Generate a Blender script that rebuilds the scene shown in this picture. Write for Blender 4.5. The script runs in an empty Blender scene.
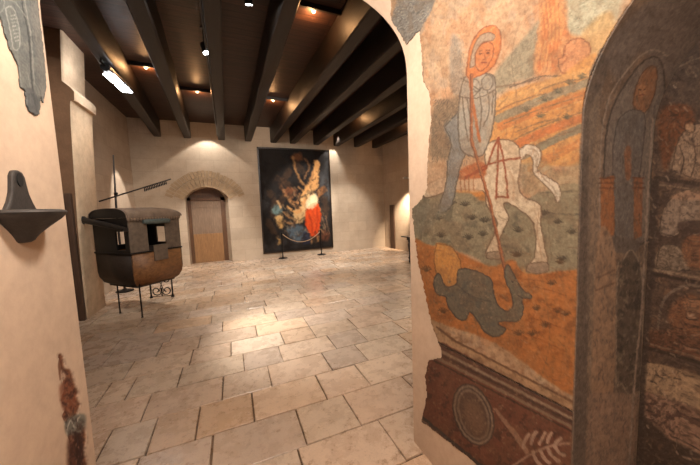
import bpy, bmesh, math, random
import numpy as np
from mathutils import Vector, Matrix
random.seed(7); rng = np.random.default_rng(7)
S = bpy.context.scene
COL = S.collection
PI = math.pi

# ------------------------------------------------------------------ camera model
F_PX = 283.2; YAW, PITCH, ROLL = [math.radians(a) for a in (22.71, 4.92, -2.14)]; EYE = 1.6
def cam_axes():
    f = np.array([math.sin(YAW)*math.cos(PITCH), math.cos(YAW)*math.cos(PITCH), -math.sin(PITCH)])
    r0 = np.array([math.cos(YAW), -math.sin(YAW), 0]); u0 = np.cross(r0, f)
    r = r0*math.cos(ROLL)+u0*math.sin(ROLL); u = np.cross(r, f)
    return r, u, f
CR, CU, CF = cam_axes(); CAMP = np.array([0, 0, EYE])
def photo_xy(P):
    D = np.asarray(P, float)-CAMP; w = np.maximum(D@CF, 0.05)
    return 350+F_PX*(D@CR)/w, 232.5-F_PX*(D@CU)/w
def ray(p): return CR*(p[0]-350)/F_PX - CU*(p[1]-232.5)/F_PX + CF
def at_z(p, z=0.): d = ray(p); return CAMP+d*(z-EYE)/d[2]
def at_y(p, y): d = ray(p); return CAMP+d*y/d[1]
def at_x(p, x): d = ray(p); return CAMP+d*x/d[0]

cd = bpy.data.cameras.new('camera'); cam = bpy.data.objects.new('camera', cd); COL.objects.link(cam)
cd.sensor_width = 36; cd.lens = F_PX/700*36; cd.clip_start = 0.02
cam.matrix_world = Matrix(((CR[0], CU[0], -CF[0], 0), (CR[1], CU[1], -CF[1], 0), (CR[2], CU[2], -CF[2], EYE), (0, 0, 0, 1)))
S.camera = cam
S.view_settings.view_transform = 'Standard'; S.view_settings.look = 'None'
S.view_settings.exposure = 1.5; S.view_settings.gamma = 1.0; S.view_settings.use_curve_mapping = False

# ------------------------------------------------------------------ materials
def lin(c): return tuple(((v/255)/12.92 if v/255 <= .04045 else ((v/255+.055)/1.055)**2.4) for v in c)
class NT:
    def __init__(s, name):
        s.m = bpy.data.materials.new(name); s.m.use_nodes = True; s.t = s.m.node_tree; s.n = s.t.nodes
        s.b = s.n['Principled BSDF']; s.co = s.n.new('ShaderNodeTexCoord')
    def link(s, a, b): s.t.links.new(a, b)
    def noise(s, scale, detail=4, rough=.6, stretch=None, dist=0.):
        n = s.n.new('ShaderNodeTexNoise'); n.inputs['Scale'].default_value = scale; n.inputs['Detail'].default_value = detail
        n.inputs['Roughness'].default_value = rough; n.inputs['Distortion'].default_value = dist
        if stretch:
            mp = s.n.new('ShaderNodeMapping'); mp.inputs['Scale'].default_value = stretch
            s.link(s.co.outputs['Object'], mp.inputs[0]); s.link(mp.outputs[0], n.inputs['Vector'])
        else: s.link(s.co.outputs['Object'], n.inputs['Vector'])
        return n.outputs['Fac']
    def ramp(s, fac, stops):
        r = s.n.new('ShaderNodeValToRGB'); e = r.color_ramp.elements
        while len(e) < len(stops): e.new(.5)
        for el, (p, c) in zip(e, stops): el.position = p; el.color = (*c, 1) if len(c) == 3 else c
        s.link(fac, r.inputs[0]); return r.outputs[0]
    def mix(s, a, b, fac, mode='MIX'):
        m = s.n.new('ShaderNodeMix'); m.data_type = 'RGBA'; m.blend_type = mode
        for sock, v in ((m.inputs[0], fac), (m.inputs[6], a), (m.inputs[7], b)):
            if hasattr(v, 'is_output'): s.link(v, sock)
            elif isinstance(v, (int, float)): sock.default_value = v
            else: sock.default_value = (*v, 1)
        return m.outputs[2]
    def bump(s, h, strength=.3, dist=.01):
        b = s.n.new('ShaderNodeBump'); b.inputs['Strength'].default_value = strength; b.inputs['Distance'].default_value = dist
        s.link(h, b.inputs['Height']); s.link(b.outputs[0], s.b.inputs['Normal'])
    def fin(s, col, rough=.8, metal=0., spec=.5):
        if hasattr(col, 'is_output'): s.link(col, s.b.inputs['Base Color'])
        else: s.b.inputs['Base Color'].default_value = (*col, 1)
        if hasattr(rough, 'is_output'): s.link(rough, s.b.inputs['Roughness'])
        else: s.b.inputs['Roughness'].default_value = rough
        s.b.inputs['Metallic'].default_value = metal; s.b.inputs['Specular IOR Level'].default_value = spec
        return s.m
def dark(c, k): return tuple(v*k for v in c)
def m_plaster(name, c, var=.80, scale=3., bump=.3, rough=.92):
    t = NT(name); c = lin(c)
    f = t.noise(scale, 6, .65); g = t.noise(scale*9, 4, .7)
    col = t.ramp(f, [(.3, dark(c, var)), (.7, dark(c, 1.06))])
    col = t.mix(col, t.ramp(g, [(.35, (.84, .82, .8)), (.65, (1, 1, 1))]), .5, 'MULTIPLY')
    t.bump(g, bump, .006); return t.fin(col, rough, spec=.2)
def m_ashlar(name, c, axis='x', bw=.75, bh=.36):
    t = NT(name); c = lin(c)
    sep = t.n.new('ShaderNodeSeparateXYZ'); cmb = t.n.new('ShaderNodeCombineXYZ'); t.link(t.co.outputs['Object'], sep.inputs[0])
    t.link(sep.outputs['X' if axis == 'x' else 'Y'], cmb.inputs[0]); t.link(sep.outputs['Z'], cmb.inputs[1])
    b = t.n.new('ShaderNodeTexBrick'); t.link(cmb.outputs[0], b.inputs['Vector'])
    b.inputs['Color1'].default_value = (*c, 1); b.inputs['Color2'].default_value = (*dark(c, .9), 1); b.inputs['Mortar'].default_value = (*dark(c, .82), 1)
    b.inputs['Scale'].default_value = 1; b.inputs['Brick Width'].default_value = bw; b.inputs['Row Height'].default_value = bh
    b.inputs['Mortar Size'].default_value = .008; b.inputs['Mortar Smooth'].default_value = .6
    f = t.noise(2.2, 6, .7); g = t.noise(30, 4, .7)
    col = t.mix(b.outputs['Color'], t.ramp(f, [(.3, (.78, .75, .72)), (.7, (1.05, 1.05, 1.05))]), .7, 'MULTIPLY')
    col = t.mix(col, t.ramp(g, [(.3, (.8, .8, .8)), (.7, (1, 1, 1))]), .5, 'MULTIPLY')
    t.bump(g, .3, .01); return t.fin(col, .9, spec=.2)
def m_wood(name, c, axis=1, var=.55, rough=.55, scale=6., spec=.4):
    t = NT(name); c = lin(c); st = [6, 6, 6]; st[axis] = .7
    f = t.noise(scale, 6, .65, st, .6)
    col = t.ramp(f, [(.25, dark(c, var)), (.5, c), (.75, dark(c, 1.45))]); t.bump(f, .25, .006)
    return t.fin(col, rough, spec=spec)
def m_simple(name, c, rough=.6, metal=0., scale=20., var=.7, bump=.15, spec=.4):
    t = NT(name); c = lin(c); f = t.noise(scale, 5, .65)
    col = t.ramp(f, [(.3, dark(c, var)), (.7, dark(c, 1.08))]); t.bump(f, bump, .004)
    return t.fin(col, rough, metal, spec)
def m_paint(name, rough=.85, scale=60., var=.72, spec=.25, bump=.3, k=1.):
    t = NT(name); a = t.n.new('ShaderNodeVertexColor'); a.layer_name = 'paint'
    g = t.noise(scale, 5, .75); h = t.noise(scale*.15, 4, .6)
    col = t.mix(a.outputs['Color'], t.ramp(g, [(.33, (var*k,)*3), (.62, (1.04*k,)*3)]), 1., 'MULTIPLY')
    col = t.mix(col, t.ramp(h, [(.3, (.8, .8, .8)), (.7, (1.05,)*3)]), .6, 'MULTIPLY')
    t.bump(g, bump, .003); return t.fin(col, rough, spec=spec)
def m_emit(name, c, s):
    t = NT(name); t.b.inputs['Emission Color'].default_value = (*c, 1); t.b.inputs['Emission Strength'].default_value = s
    return t.fin((.8, .8, .8), .5)
M = {}
M['cream'] = m_plaster('cream_lime_plaster', (192, 168, 146), .86, 2.5)
M['vault'] = m_plaster('vault_plaster', (192, 168, 146), .84, 2.5)
M['stone_x'] = m_ashlar('pale_ashlar_back', (196, 176, 154), 'x')
M['stone_y'] = m_ashlar('pale_ashlar_side', (196, 174, 152), 'y')
M['pier'] = m_plaster('rough_pier_plaster', (208, 180, 150), .75, 5, .8)
M['pier_dark'] = m_plaster('brown_shaded_front', (120, 90, 68), .75, 4, .6)  # shade on the unlit pier face put into a darker brown
M['vouss'] = m_plaster('voussoir_stone', (182, 156, 126), .7, 8, .5)
M['beam'] = m_wood('dark_beam_timber', (36, 27, 22), 1, .6, .5)
M['door'] = m_wood('brown_door_wood', (92, 62, 40), 2, .6, .5)
M['door_tan'] = m_wood('tan_door_wood', (150, 110, 72), 2, .7, .5)
M['door_dark'] = m_wood('dark_door_wood', (74, 52, 38), 2, .6, .6)
M['door_grey'] = m_wood('greyed_door_panel', (132, 108, 88), 2, .8, .6)
M['iron'] = m_simple('black_iron', (28, 25, 24), .5, .6)
M['steel'] = m_simple('grey_lamp_metal', (90, 90, 92), .35, .8)
M['stoup'] = m_simple('dark_grey_stone', (54, 49, 46), .62, 0, 45, .6, .5)
M['hole'] = m_simple('hole_shade_black', (22, 20, 20), .8)  # flat black for the stoup hole, standing in for the shade inside it
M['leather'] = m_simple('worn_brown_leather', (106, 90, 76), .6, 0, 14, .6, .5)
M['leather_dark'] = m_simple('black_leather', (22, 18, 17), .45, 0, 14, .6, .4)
M['leather_roof'] = m_simple('dusty_leather_roof', (124, 104, 88), .45, 0, 10, .55, .4)
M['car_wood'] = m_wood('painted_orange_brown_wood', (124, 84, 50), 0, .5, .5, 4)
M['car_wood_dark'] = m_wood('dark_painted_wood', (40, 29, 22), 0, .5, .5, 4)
M['blind'] = m_simple('grey_green_cloth', (84, 92, 88), .6, 0, 30, .6, .4)
M['table'] = m_wood('near_black_table_wood', (34, 26, 22), 2, .6, .4)
M['rope'] = m_simple('pale_rope', (170, 140, 110), .9, 0, 60, .6, .4)
M['frame'] = m_wood('black_picture_frame', (40, 28, 20), 2, .6, .4)
M['lens'] = m_emit('lit_spot_lens', (1, .96, .9), 60)
M['bulb'] = m_emit('lit_warm_bulb', (1, .75, .45), 8)
M['tube'] = m_emit('lit_cool_lens', (.93, .97, 1), 12)

# ------------------------------------------------------------------ mesh helpers
class MB:
    def __init__(s): s.b = bmesh.new()
    def _xf(s, vs, mat):
        if mat is not None: bmesh.ops.transform(s.b, matrix=mat, verts=vs)
    def box(s, lo, hi, mat=None, bev=0.):
        r = bmesh.ops.create_cube(s.b, size=1)['verts']; lo, hi = Vector(lo), Vector(hi); c = (lo+hi)/2; d = hi-lo
        for v in r: v.co = Vector((v.co.x*d.x+c.x, v.co.y*d.y+c.y, v.co.z*d.z+c.z))
        if bev:
            es = list({e for v in r for e in v.link_edges})
            n = set(s.b.verts)-set(r)
            bmesh.ops.bevel(s.b, geom=es, offset=bev, segments=2, profile=.6, affect='EDGES')
            r = [v for v in s.b.verts if v not in n]
        s._xf(r, mat); return s
    def prism(s, pts, ax, a, b):
        """polygon pts extruded along axis ax between a and b; pts use the other two axes in order"""
        def mk(p, t):
            q = [0, 0, 0]; o = [i for i in range(3) if i != ax]; q[o[0]], q[o[1]] = p; q[ax] = t; return s.b.verts.new(q)
        A = [mk(p, a) for p in pts]; B = [mk(p, b) for p in pts]; n = len(pts)
        s.b.faces.new(A); s.b.faces.new(B[::-1])
        for i in range(n): s.b.faces.new((A[i], B[i], B[(i+1) % n], A[(i+1) % n]))
        return s
    def tube(s, pts, r, seg=10, caps=True):
        pts = [Vector(p) for p in pts]; n = len(pts); rs = r if isinstance(r, (list, tuple)) else [r]*n
        rings = []; up = None
        for i, p in enumerate(pts):
            t = (pts[min(i+1, n-1)]-pts[max(i-1, 0)]).normalized()
            if up is None: up = t.orthogonal().normalized()
            up = (up-t*up.dot(t)).normalized() if (up-t*up.dot(t)).length > 1e-5 else t.orthogonal().normalized()
            w = t.cross(up)
            rings.append([s.b.verts.new(p+(up*math.cos(2*PI*k/seg)+w*math.sin(2*PI*k/seg))*rs[i]) for k in range(seg)])
        for a, b in zip(rings, rings[1:]):
            for k in range(seg): s.b.faces.new((a[k], a[(k+1) % seg], b[(k+1) % seg], b[k]))
        if caps: s.b.faces.new(rings[0][::-1]); s.b.faces.new(rings[-1])
        return s
    def lathe(s, prof, c, seg=20, mat=None, arc=2*PI, start=0.):
        full = abs(arc-2*PI) < 1e-6; n = seg if full else seg+1; rings = []
        for r, z in prof:
            rings.append([s.b.verts.new((c[0]+r*math.cos(start+arc*k/seg), c[1]+r*math.sin(start+arc*k/seg), c[2]+z)) for k in range(n)])
        for a, b in zip(rings, rings[1:]):
            for k in range(seg): s.b.faces.new((a[k], a[(k+1) % n], b[(k+1) % n], b[k]))
        if full:
            if prof[0][0] > 1e-4: s.b.faces.new(rings[0][::-1])
            if prof[-1][0] > 1e-4: s.b.faces.new(rings[-1])
        s._xf([v for R_ in rings for v in R_], mat); return s
    def grid(s, rows):
        V = [[s.b.verts.new(p) for p in r] for r in rows]
        for a, b in zip(V, V[1:]):
            for i in range(len(a)-1): s.b.faces.new((a[i], a[i+1], b[i+1], b[i]))
        return s
    def plate(s, outer, holes, mk, nrm=None):
        """flat face with holes; mk maps 2d point to 3d"""
        es = []
        for loop in [outer]+holes:
            vs = [s.b.verts.new(mk(p)) for p in loop]
            es += [s.b.edges.new((vs[i], vs[(i+1) % len(vs)])) for i in range(len(vs))]
        bmesh.ops.triangle_fill(s.b, use_beauty=True, edges=es); return s
    def build(s, name, mat, parent=None, smooth=False, xf=None):
        bmesh.ops.remove_doubles(s.b, verts=s.b.verts, dist=1e-6)
        bmesh.ops.recalc_face_normals(s.b, faces=s.b.faces)
        me = bpy.data.meshes.new(name); s.b.to_mesh(me); s.b.free()
        if xf is not None: me.transform(xf)
        me.materials.append(mat)
        if smooth: me.shade_smooth() if smooth is True else me.shade_smooth()
        o = bpy.data.objects.new(name, me); COL.objects.link(o)
        if parent is not None:
            o.parent = parent; me.transform(Matrix.Translation(parent.location).inverted())
        return o
def smooth_angle(o, deg=35):
    me = o.data; me.shade_smooth()
    bm = bmesh.new(); bm.from_mesh(me); a = math.radians(deg)
    for e in bm.edges:
        if len(e.link_faces) == 2 and e.calc_face_angle(0) > a: e.smooth = False
    bm.to_mesh(me); bm.free(); return o
def tag(o, label, cat, group=None):
    o['label'] = label; o['category'] = cat
    if group: o['group'] = group
    return o
def thing(name, label, cat, loc, group=None):
    o = bpy.data.objects.new(name, None); o.location = loc; o.empty_display_size = .1; COL.objects.link(o); return tag(o, label, cat, group)
def struct(o): o['kind'] = 'structure'; return o
def copy_tree(o, loc, label=None, parent=None):
    c = o.copy(); COL.objects.link(c)
    if parent is None:
        c.location = loc
        if label: c['label'] = label
    else: c.parent = parent
    for ch in list(o.children): copy_tree(ch, None, None, c)
    return c

# ------------------------------------------------------------------ room dimensions
XL, XR, YE = -.618, 1.049, 1.515        # passage walls and the hall-side face
XN, YN = 1.49, .563                      # niche back plane, niche far reveal
YB, HX0, HX1, ZC = 9.94, -2.5, 5.68, 4.37
YR = -1.6
XM, AH, SPR, RISE, EXPN = .2155, .8335, 2.37, .455, 2.6
def vault_pt(t):
    """t in 0..1 from the right springing over the crown to the left springing"""
    a = PI*t; c, s_ = math.cos(a), math.sin(a)
    return (XM+AH*math.copysign(abs(c)**(2/EXPN), c), SPR+RISE*abs(s_)**(2/EXPN))
ARCH = [vault_pt(i/48) for i in range(49)]

# ------------------------------------------------------------------ painter (murals become colours on dense wall meshes)
def vnoise(x, y, seed=0):
    xi, yi = np.floor(x).astype(int), np.floor(y).astype(int); fx, fy = x-xi, y-yi
    fx, fy = fx*fx*(3-2*fx), fy*fy*(3-2*fy)
    def h(a, b):
        n = np.sin(a*127.1+b*311.7+seed*74.7)*43758.5453; return n-np.floor(n)
    return (h(xi, yi)*(1-fx)+h(xi+1, yi)*fx)*(1-fy)+(h(xi, yi+1)*(1-fx)+h(xi+1, yi+1)*fx)*fy
def fbm(x, y, seed=0, o=4):
    r = 0; a = .5; t = 0
    for i in range(o): r = r+a*vnoise(x*2**i, y*2**i, seed+i*13); t += a; a *= .55
    return r/t
def smooth_pts(pts, closed, n=6):
    P = np.array(pts, float); N = len(P); out = []
    rngi = range(N) if closed else range(N-1)
    for i in rngi:
        if closed: p0, p1, p2, p3 = P[i-1], P[i], P[(i+1) % N], P[(i+2) % N]
        else: p0, p1, p2, p3 = P[max(i-1, 0)], P[i], P[i+1], P[min(i+2, N-1)]
        for k in range(n):
            t = k/n; out.append(.5*((2*p1)+(-p0+p2)*t+(2*p0-5*p1+4*p2-p3)*t*t+(-p0+3*p1-3*p2+p3)*t**3))
    if not closed: out.append(P[-1])
    return np.array(out)
class Canvas:
    def __init__(s, x0, y0, x1, y1, res, base, warp=1.0, seed=1):
        s.x0, s.y0, s.res = x0, y0, res
        s.w, s.h = int((x1-x0)*res), int((y1-y0)*res)
        X, Y = np.meshgrid(x0+(np.arange(s.w)+.5)/res, y0+(np.arange(s.h)+.5)/res)
        s.X = X+warp*(fbm(X*.35, Y*.35, seed)-.5)*2; s.Y = Y+warp*(fbm(X*.35+40, Y*.35, seed+5)-.5)*2; s.RX, s.RY = X, Y
        s.ls = .8; s.lw = 1.; s.la = 1.; s.C = np.zeros((s.h, s.w, 3))+np.array(base, float); s.seed = seed
    def _win(s, lo, hi, pad):
        a = max(int((lo[0]-pad-s.x0)*s.res), 0); b = min(int((hi[0]+pad-s.x0)*s.res)+1, s.w)
        c = max(int((lo[1]-pad-s.y0)*s.res), 0); d = min(int((hi[1]+pad-s.y0)*s.res)+1, s.h)
        return (slice(c, d), slice(a, b)) if b > a and d > c else None
    def put(s, w, a, col):
        a = a[..., None]; s.C[w] = s.C[w]*(1-a)+np.array(col, float)*a
    def dist_line(s, pts, w):
        X, Y = s.X[w], s.Y[w]; D = np.full(X.shape, 1e9)
        for (ax, ay), (bx, by) in zip(pts[:-1], pts[1:]):
            dx, dy = bx-ax, by-ay; L = dx*dx+dy*dy+1e-9
            t = np.clip(((X-ax)*dx+(Y-ay)*dy)/L, 0, 1); D = np.minimum(D, np.hypot(X-ax-t*dx, Y-ay-t*dy))
        return D
    def inside(s, pts, w):
        X, Y = s.X[w], s.Y[w]; I = np.zeros(X.shape, bool); n = len(pts)
        for i in range(n):
            (ax, ay), (bx, by) = pts[i], pts[(i+1) % n]
            if ay == by: continue
            I ^= ((ay > Y) != (by > Y)) & (X < (bx-ax)*(Y-ay)/(by-ay)+ax)
        return I
    def mask_poly(s, pts, soft=1., curve=True):
        P = smooth_pts(pts, True) if curve else np.array(pts, float)
        w = s._win(P.min(0), P.max(0), soft+3)
        if w is None: return None, None
        D = s.dist_line(np.vstack([P, P[:1]]), w); I = s.inside(P, w)
        return w, np.clip(.5+np.where(I, D, -D)/soft, 0, 1)
    def poly(s, pts, col, a=1., soft=1., curve=True, out=None, ow=.7, oa=.8):
        w, m = s.mask_poly(pts, soft, curve)
        if w is None: return s
        s.put(w, m*a, col)
        if out is not None: s.line(list(pts)+[pts[0]], ow, out, oa)
        return s
    def line(s, pts, width, col, a=1., curve=True):
        P = smooth_pts(pts, False, 5) if curve and len(pts) > 2 else np.array(pts, float)
        w = s._win(P.min(0), P.max(0), width+3)
        if w is None: return s
        m = np.clip(.5+(width*s.lw/2-s.dist_line(P, w))/s.ls, 0, 1); s.put(w, m*min(a*s.la, 1), col); return s
    def ell(s, cx, cy, rx, ry, rot, col, a=1., soft=1., ring=None):
        r = max(rx, ry); w = s._win((cx-r, cy-r), (cx+r, cy+r), 4)
        if w is None: return s
        X, Y = s.X[w]-cx, s.Y[w]-cy; c, n = math.cos(rot), math.sin(rot)
        q = np.hypot((X*c+Y*n)/rx, (-X*n+Y*c)/ry); d = (1-q)*min(rx, ry)
        m = np.clip(.5+d/soft, 0, 1)
        if ring: m = m*np.clip(.5+(ring-d)/soft, 0, 1)
        s.put(w, m*a, col); return s
    def strokes(s, n, box, ang, L, cols, a, seed=0, width=.7):
        R = random.Random(seed)
        for i in range(n):
            x, y = R.uniform(box[0], box[2]), R.uniform(box[1], box[3]); t = ang+R.gauss(0, .25); l = L*R.uniform(.5, 1.4)
            dx, dy = math.cos(t)*l/2, math.sin(t)*l/2; b = R.uniform(-.12, .12)*l
            s.line([(x-dx, y-dy), (x-b*math.sin(t), y+b*math.cos(t)), (x+dx, y+dy)], width*R.uniform(.7, 1.3), R.choice(cols), a*R.uniform(.5, 1.2))
        return s
    def tuft(s, x, y, k=4., col=(52, 46, 36), a=.75):
        for i in range(7):
            t = (i-3)/3*1.15; s.line([(x+t*1.2, y), (x+math.sin(t)*k*.6, y-math.cos(t)*k*.6), (x+math.sin(t)*k*1.1, y-math.cos(t)*k)], .7, col, a)
        return s
    def hatch(s, pts, ang, gap, col, a=.35, width=.7, seed=0):
        P = np.array(pts, float); lo, hi = P.min(0), P.max(0); w, m = s.mask_poly(pts, 1.5, False)
        if w is None: return s
        c, n = math.cos(ang), math.sin(ang); q = (-s.X[w]*n+s.Y[w]*c)/gap+(fbm(s.RX[w]*.1, s.RY[w]*.1, seed)-.5)*4
        k = np.abs(q-np.round(q))*gap; t = np.clip(.5+(width/2-k)/.7, 0, 1)*m*np.clip((fbm(s.RX[w]*.25, s.RY[w]*.25, seed+9)-.35)*4, 0, 1)
        s.put(w, t*a, col); return s
    def blot(s, thr, col, a, sx, sy, seed, win=None):
        n = fbm(s.RX*sx, s.RY*sy, seed, 5); m = np.clip((n-thr)*9, 0, 1)
        if win is not None:
            w, k = s.mask_poly(win, 6, False); s.put(w, m[w]*k*a, col)
        else: s.put((slice(None), slice(None)), m*a, col)
        return s
    def tone(s, col, a): s.C = s.C*(1-a)+np.array(col, float)*a; return s
    def sample(s, px, py):
        u = np.clip((px-s.x0)*s.res-.5, 0, s.w-1.001); v = np.clip((py-s.y0)*s.res-.5, 0, s.h-1.001)
        i, j = u.astype(int), v.astype(int); fu, fv = (u-i)[:, None], (v-j)[:, None]; C = s.C
        return (C[j, i]*(1-fu)+C[j, i+1]*fu)*(1-fv)+(C[j+1, i]*(1-fu)+C[j+1, i+1]*fu)*fv
def srgb_lin(a):
    a = np.clip(a, 0, 255)/255; return np.where(a <= .04045, a/12.92, ((a+.055)/1.055)**2.4)
def painted_mesh(name, P, canvas, keep, mat, parent=None, thick=.004, uv=None):
    """P: (r,c,3) grid of wall points; keep(px,py)->bool marks where the paint layer survives"""
    r, c, _ = P.shape; V = P.reshape(-1, 3)
    if uv is None: px, py = photo_xy(V)
    else: px, py = uv
    idx = np.arange(r*c).reshape(r, c); q = np.stack([idx[:-1, :-1], idx[:-1, 1:], idx[1:, 1:], idx[1:, :-1]], -1).reshape(-1, 4)
    if keep is not None:
        k = keep(px, py); q = q[k[q].mean(1) > .5]
    used = np.unique(q); remap = -np.ones(r*c, int); remap[used] = np.arange(len(used)); q = remap[q]; V = V[used]; px, py = px[used], py[used]
    me = bpy.data.meshes.new(name); me.vertices.add(len(V)); me.vertices.foreach_set('co', V.astype(np.float32).ravel())
    me.loops.add(len(q)*4); me.loops.foreach_set('vertex_index', q.astype(np.int32).ravel())
    me.polygons.add(len(q)); me.polygons.foreach_set('loop_start', np.arange(0, len(q)*4, 4, dtype=np.int32))
    me.update(calc_edges=True)
    col = np.ones((len(V), 4), np.float32); col[:, :3] = srgb_lin(canvas.sample(px, py))
    at = me.color_attributes.new('paint', 'FLOAT_COLOR', 'POINT'); at.data.foreach_set('color', col.ravel())
    me.materials.append(mat); me.shade_smooth()
    o = bpy.data.objects.new(name, me); COL.objects.link(o)
    if parent is not None: o.parent = parent; me.transform(Matrix.Translation(parent.location).inverted())
    if thick:
        md = o.modifiers.new('thickness', 'SOLIDIFY'); md.thickness = thick; md.offset = 0
    return o
def edge_keep(poly_pts, wob=2.0, seed=3):
    P = np.array(poly_pts, float)
    def k(px, py):
        X = px+(fbm(px*.3, py*.3, seed)-.5)*2*wob; Y = py+(fbm(px*.3+9, py*.3, seed+4)-.5)*2*wob
        I = np.zeros(X.shape, bool); n = len(P)
        for i in range(n):
            (ax, ay), (bx, by) = P[i], P[(i+1) % n]
            if ay == by: continue
            I ^= ((ay > Y) != (by > Y)) & (X < (bx-ax)*(Y-ay)/(by-ay)+ax)
        return I
    return k

# ------------------------------------------------------------------ floor: rows of limestone slabs
def m_floor():
    t = NT('worn_limestone_slabs'); a = t.n.new('ShaderNodeVertexColor'); a.layer_name = 'paint'
    f = t.noise(5, 6, .7); g = t.noise(55, 4, .7); h = t.noise(16, 5, .75)
    col = t.mix(a.outputs['Color'], t.ramp(f, [(.3, (.82, .78, .75)), (.7, (1.08, 1.08, 1.08))]), .8, 'MULTIPLY')
    col = t.mix(col, t.ramp(g, [(.3, (.72, .7, .68)), (.5, (1, 1, 1))]), .55, 'MULTIPLY')
    col = t.mix(col, t.ramp(h, [(.33, (.5, .42, .34)), (.45, (1, 1, 1))]), .8, 'MULTIPLY')
    sp = t.noise(130, 3, .8); col = t.mix(col, t.ramp(sp, [(.3, (.6, .55, .5)), (.42, (1, 1, 1)), (.62, (1, 1, 1)), (.72, (1.12, 1.1, 1.08))]), .6, 'MULTIPLY')
    t.bump(h, .25, .004)
    return t.fin(col, t.ramp(f, [(.3, (.2,)*3), (.7, (.36,)*3)]), spec=.5)
M['floor'] = m_floor()
ROW0, ROWH = 1.80, .386
KNOWN = [(378,420),(298,450),(351,408),(301,425),(212,448),(145,455),(405,379),(104,445),(198,421),(253,405),(321,386),(363,375),(405,354),
         (147,405),(95,406),(223,386),(270,377),(326,360),(360,351),(132,386),(180,377),(243.5,361),(280,352),(330,340),(361,334),
         (231,347),(282,337),(312,331),(352,323),(398,325),(130,368),(192,355)]
def build_floor():
    X0, X1, Y0, Y1 = -3.4, 5.8, -1.7, 10.6
    known = {}
    for p in KNOWN:
        q = at_z(p); known.setdefault(math.floor((q[1]-ROW0)/ROWH), []).append(q[0])
    V = []; Fc = []; C = []
    R = random.Random(11)
    k = math.floor((Y0-ROW0)/ROWH)
    base = [(196,174,152),(193,168,146),(200,180,160),(187,166,148),(195,168,143),(190,167,146),(200,176,153)]
    def tile(x0, x1, y0, y1):
        g = .0045; j = lambda: R.uniform(-.0035, .0035); dz = R.uniform(-.0012, .0012); n = len(V); z = -.001+dz
        cor = [(x0+g+j(), y0+g+j()), (x1-g+j(), y0+g+j()), (x1-g+j(), y1-g+j()), (x0+g+j(), y1-g+j())]
        for (x, y) in cor:
            V.append((x, y, -.014))
        for i, (x, y) in enumerate(cor):
            V.append((x+(.001 if i in (0, 3) else -.001), y+(.001 if i < 2 else -.001), z-.003))
        for i, (x, y) in enumerate(cor):
            V.append((x+(.004 if i in (0, 3) else -.004), y+(.004 if i < 2 else -.004), z))
        for a in (0, 4):
            for i in range(4): Fc.append((n+a+i, n+a+(i+1) % 4, n+a+4+(i+1) % 4, n+a+4+i))
        Fc.append((n+8, n+9, n+10, n+11))
        c = R.choice(base); s = R.uniform(.94, 1.05)
        if R.random() < .1: c = (192, 162, 134)
        C.extend([tuple(v*s for v in c)]*12)
    while ROW0+k*ROWH < Y1:
        y0 = ROW0+k*ROWH; y1 = y0+ROWH; js = sorted(known.get(k, []))
        xs = [js[0]] if js else [X0+R.uniform(.1, .7)]
        if js:
            for a in js[1:]:
                while a-xs[-1] > .95: xs.append(xs[-1]+R.uniform(.45, .7))
                if a-xs[-1] > .2: xs.append(a)
            while xs[0] > X0: xs.insert(0, xs[0]-R.uniform(.42, .8))
        while xs[-1] < X1: xs.append(xs[-1]+R.uniform(.42, .82))
        for a, b in zip(xs, xs[1:]): tile(a, b, y0, y1)
        k += 1
    n = len(V); V.extend([(X0, Y0, -.012), (X1, Y0, -.012), (X1, Y1, -.012), (X0, Y1, -.012)]); Fc.append((n, n+1, n+2, n+3)); C.extend([(96, 76, 58)]*4)
    V.extend([(X0, Y0, -.2), (X1, Y0, -.2), (X1, Y1, -.2), (X0, Y1, -.2)]); Fc.append((n+7, n+6, n+5, n+4)); C.extend([(96, 76, 58)]*4)
    me = bpy.data.meshes.new('floor'); me.from_pydata(V, [], Fc); me.materials.append(M['floor'])
    at = me.color_attributes.new('paint', 'FLOAT_COLOR', 'POINT')
    col = np.ones((len(V), 4), np.float32); col[:, :3] = srgb_lin(np.array(C, float)); at.data.foreach_set('color', col.ravel())
    o = bpy.data.objects.new('floor', me); COL.objects.link(o); return struct(o)
build_floor()

# ------------------------------------------------------------------ hall shell
HXA = -3.3; YPF = 5.667; YPB = 6.38
def arch_hole(): return [(XL, 0.)]+[(x, z) for x, z in ARCH[::-1]]+[(XR, 0.)]
mb = MB(); mb.plate([(HXA, -.05), (HXA, ZC), (HX1, ZC), (HX1, -.05)], [[(XL, -.02)]+[(x, z) for x, z in ARCH[::-1]]+[(XR, -.02)]], lambda p: (p[0], YE, p[1]))
struct(mb.build('wall_entrance', M['stone_x']))
struct(MB().box((HX0-.25, YPB-.2, -.05), (HX0, YB+.2, ZC+.02)).build('wall_left', M['stone_y']))
struct(MB().box((HXA-.2, YE-.02, -.05), (HXA, YPF+.1, ZC+.02)).build('wall_alcove', M['stone_y']))
struct(MB().box((HX1, YE-.02, -.05), (HX1+.25, YB+.2, ZC+.02)).build('wall_right', M['stone_y']))
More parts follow.
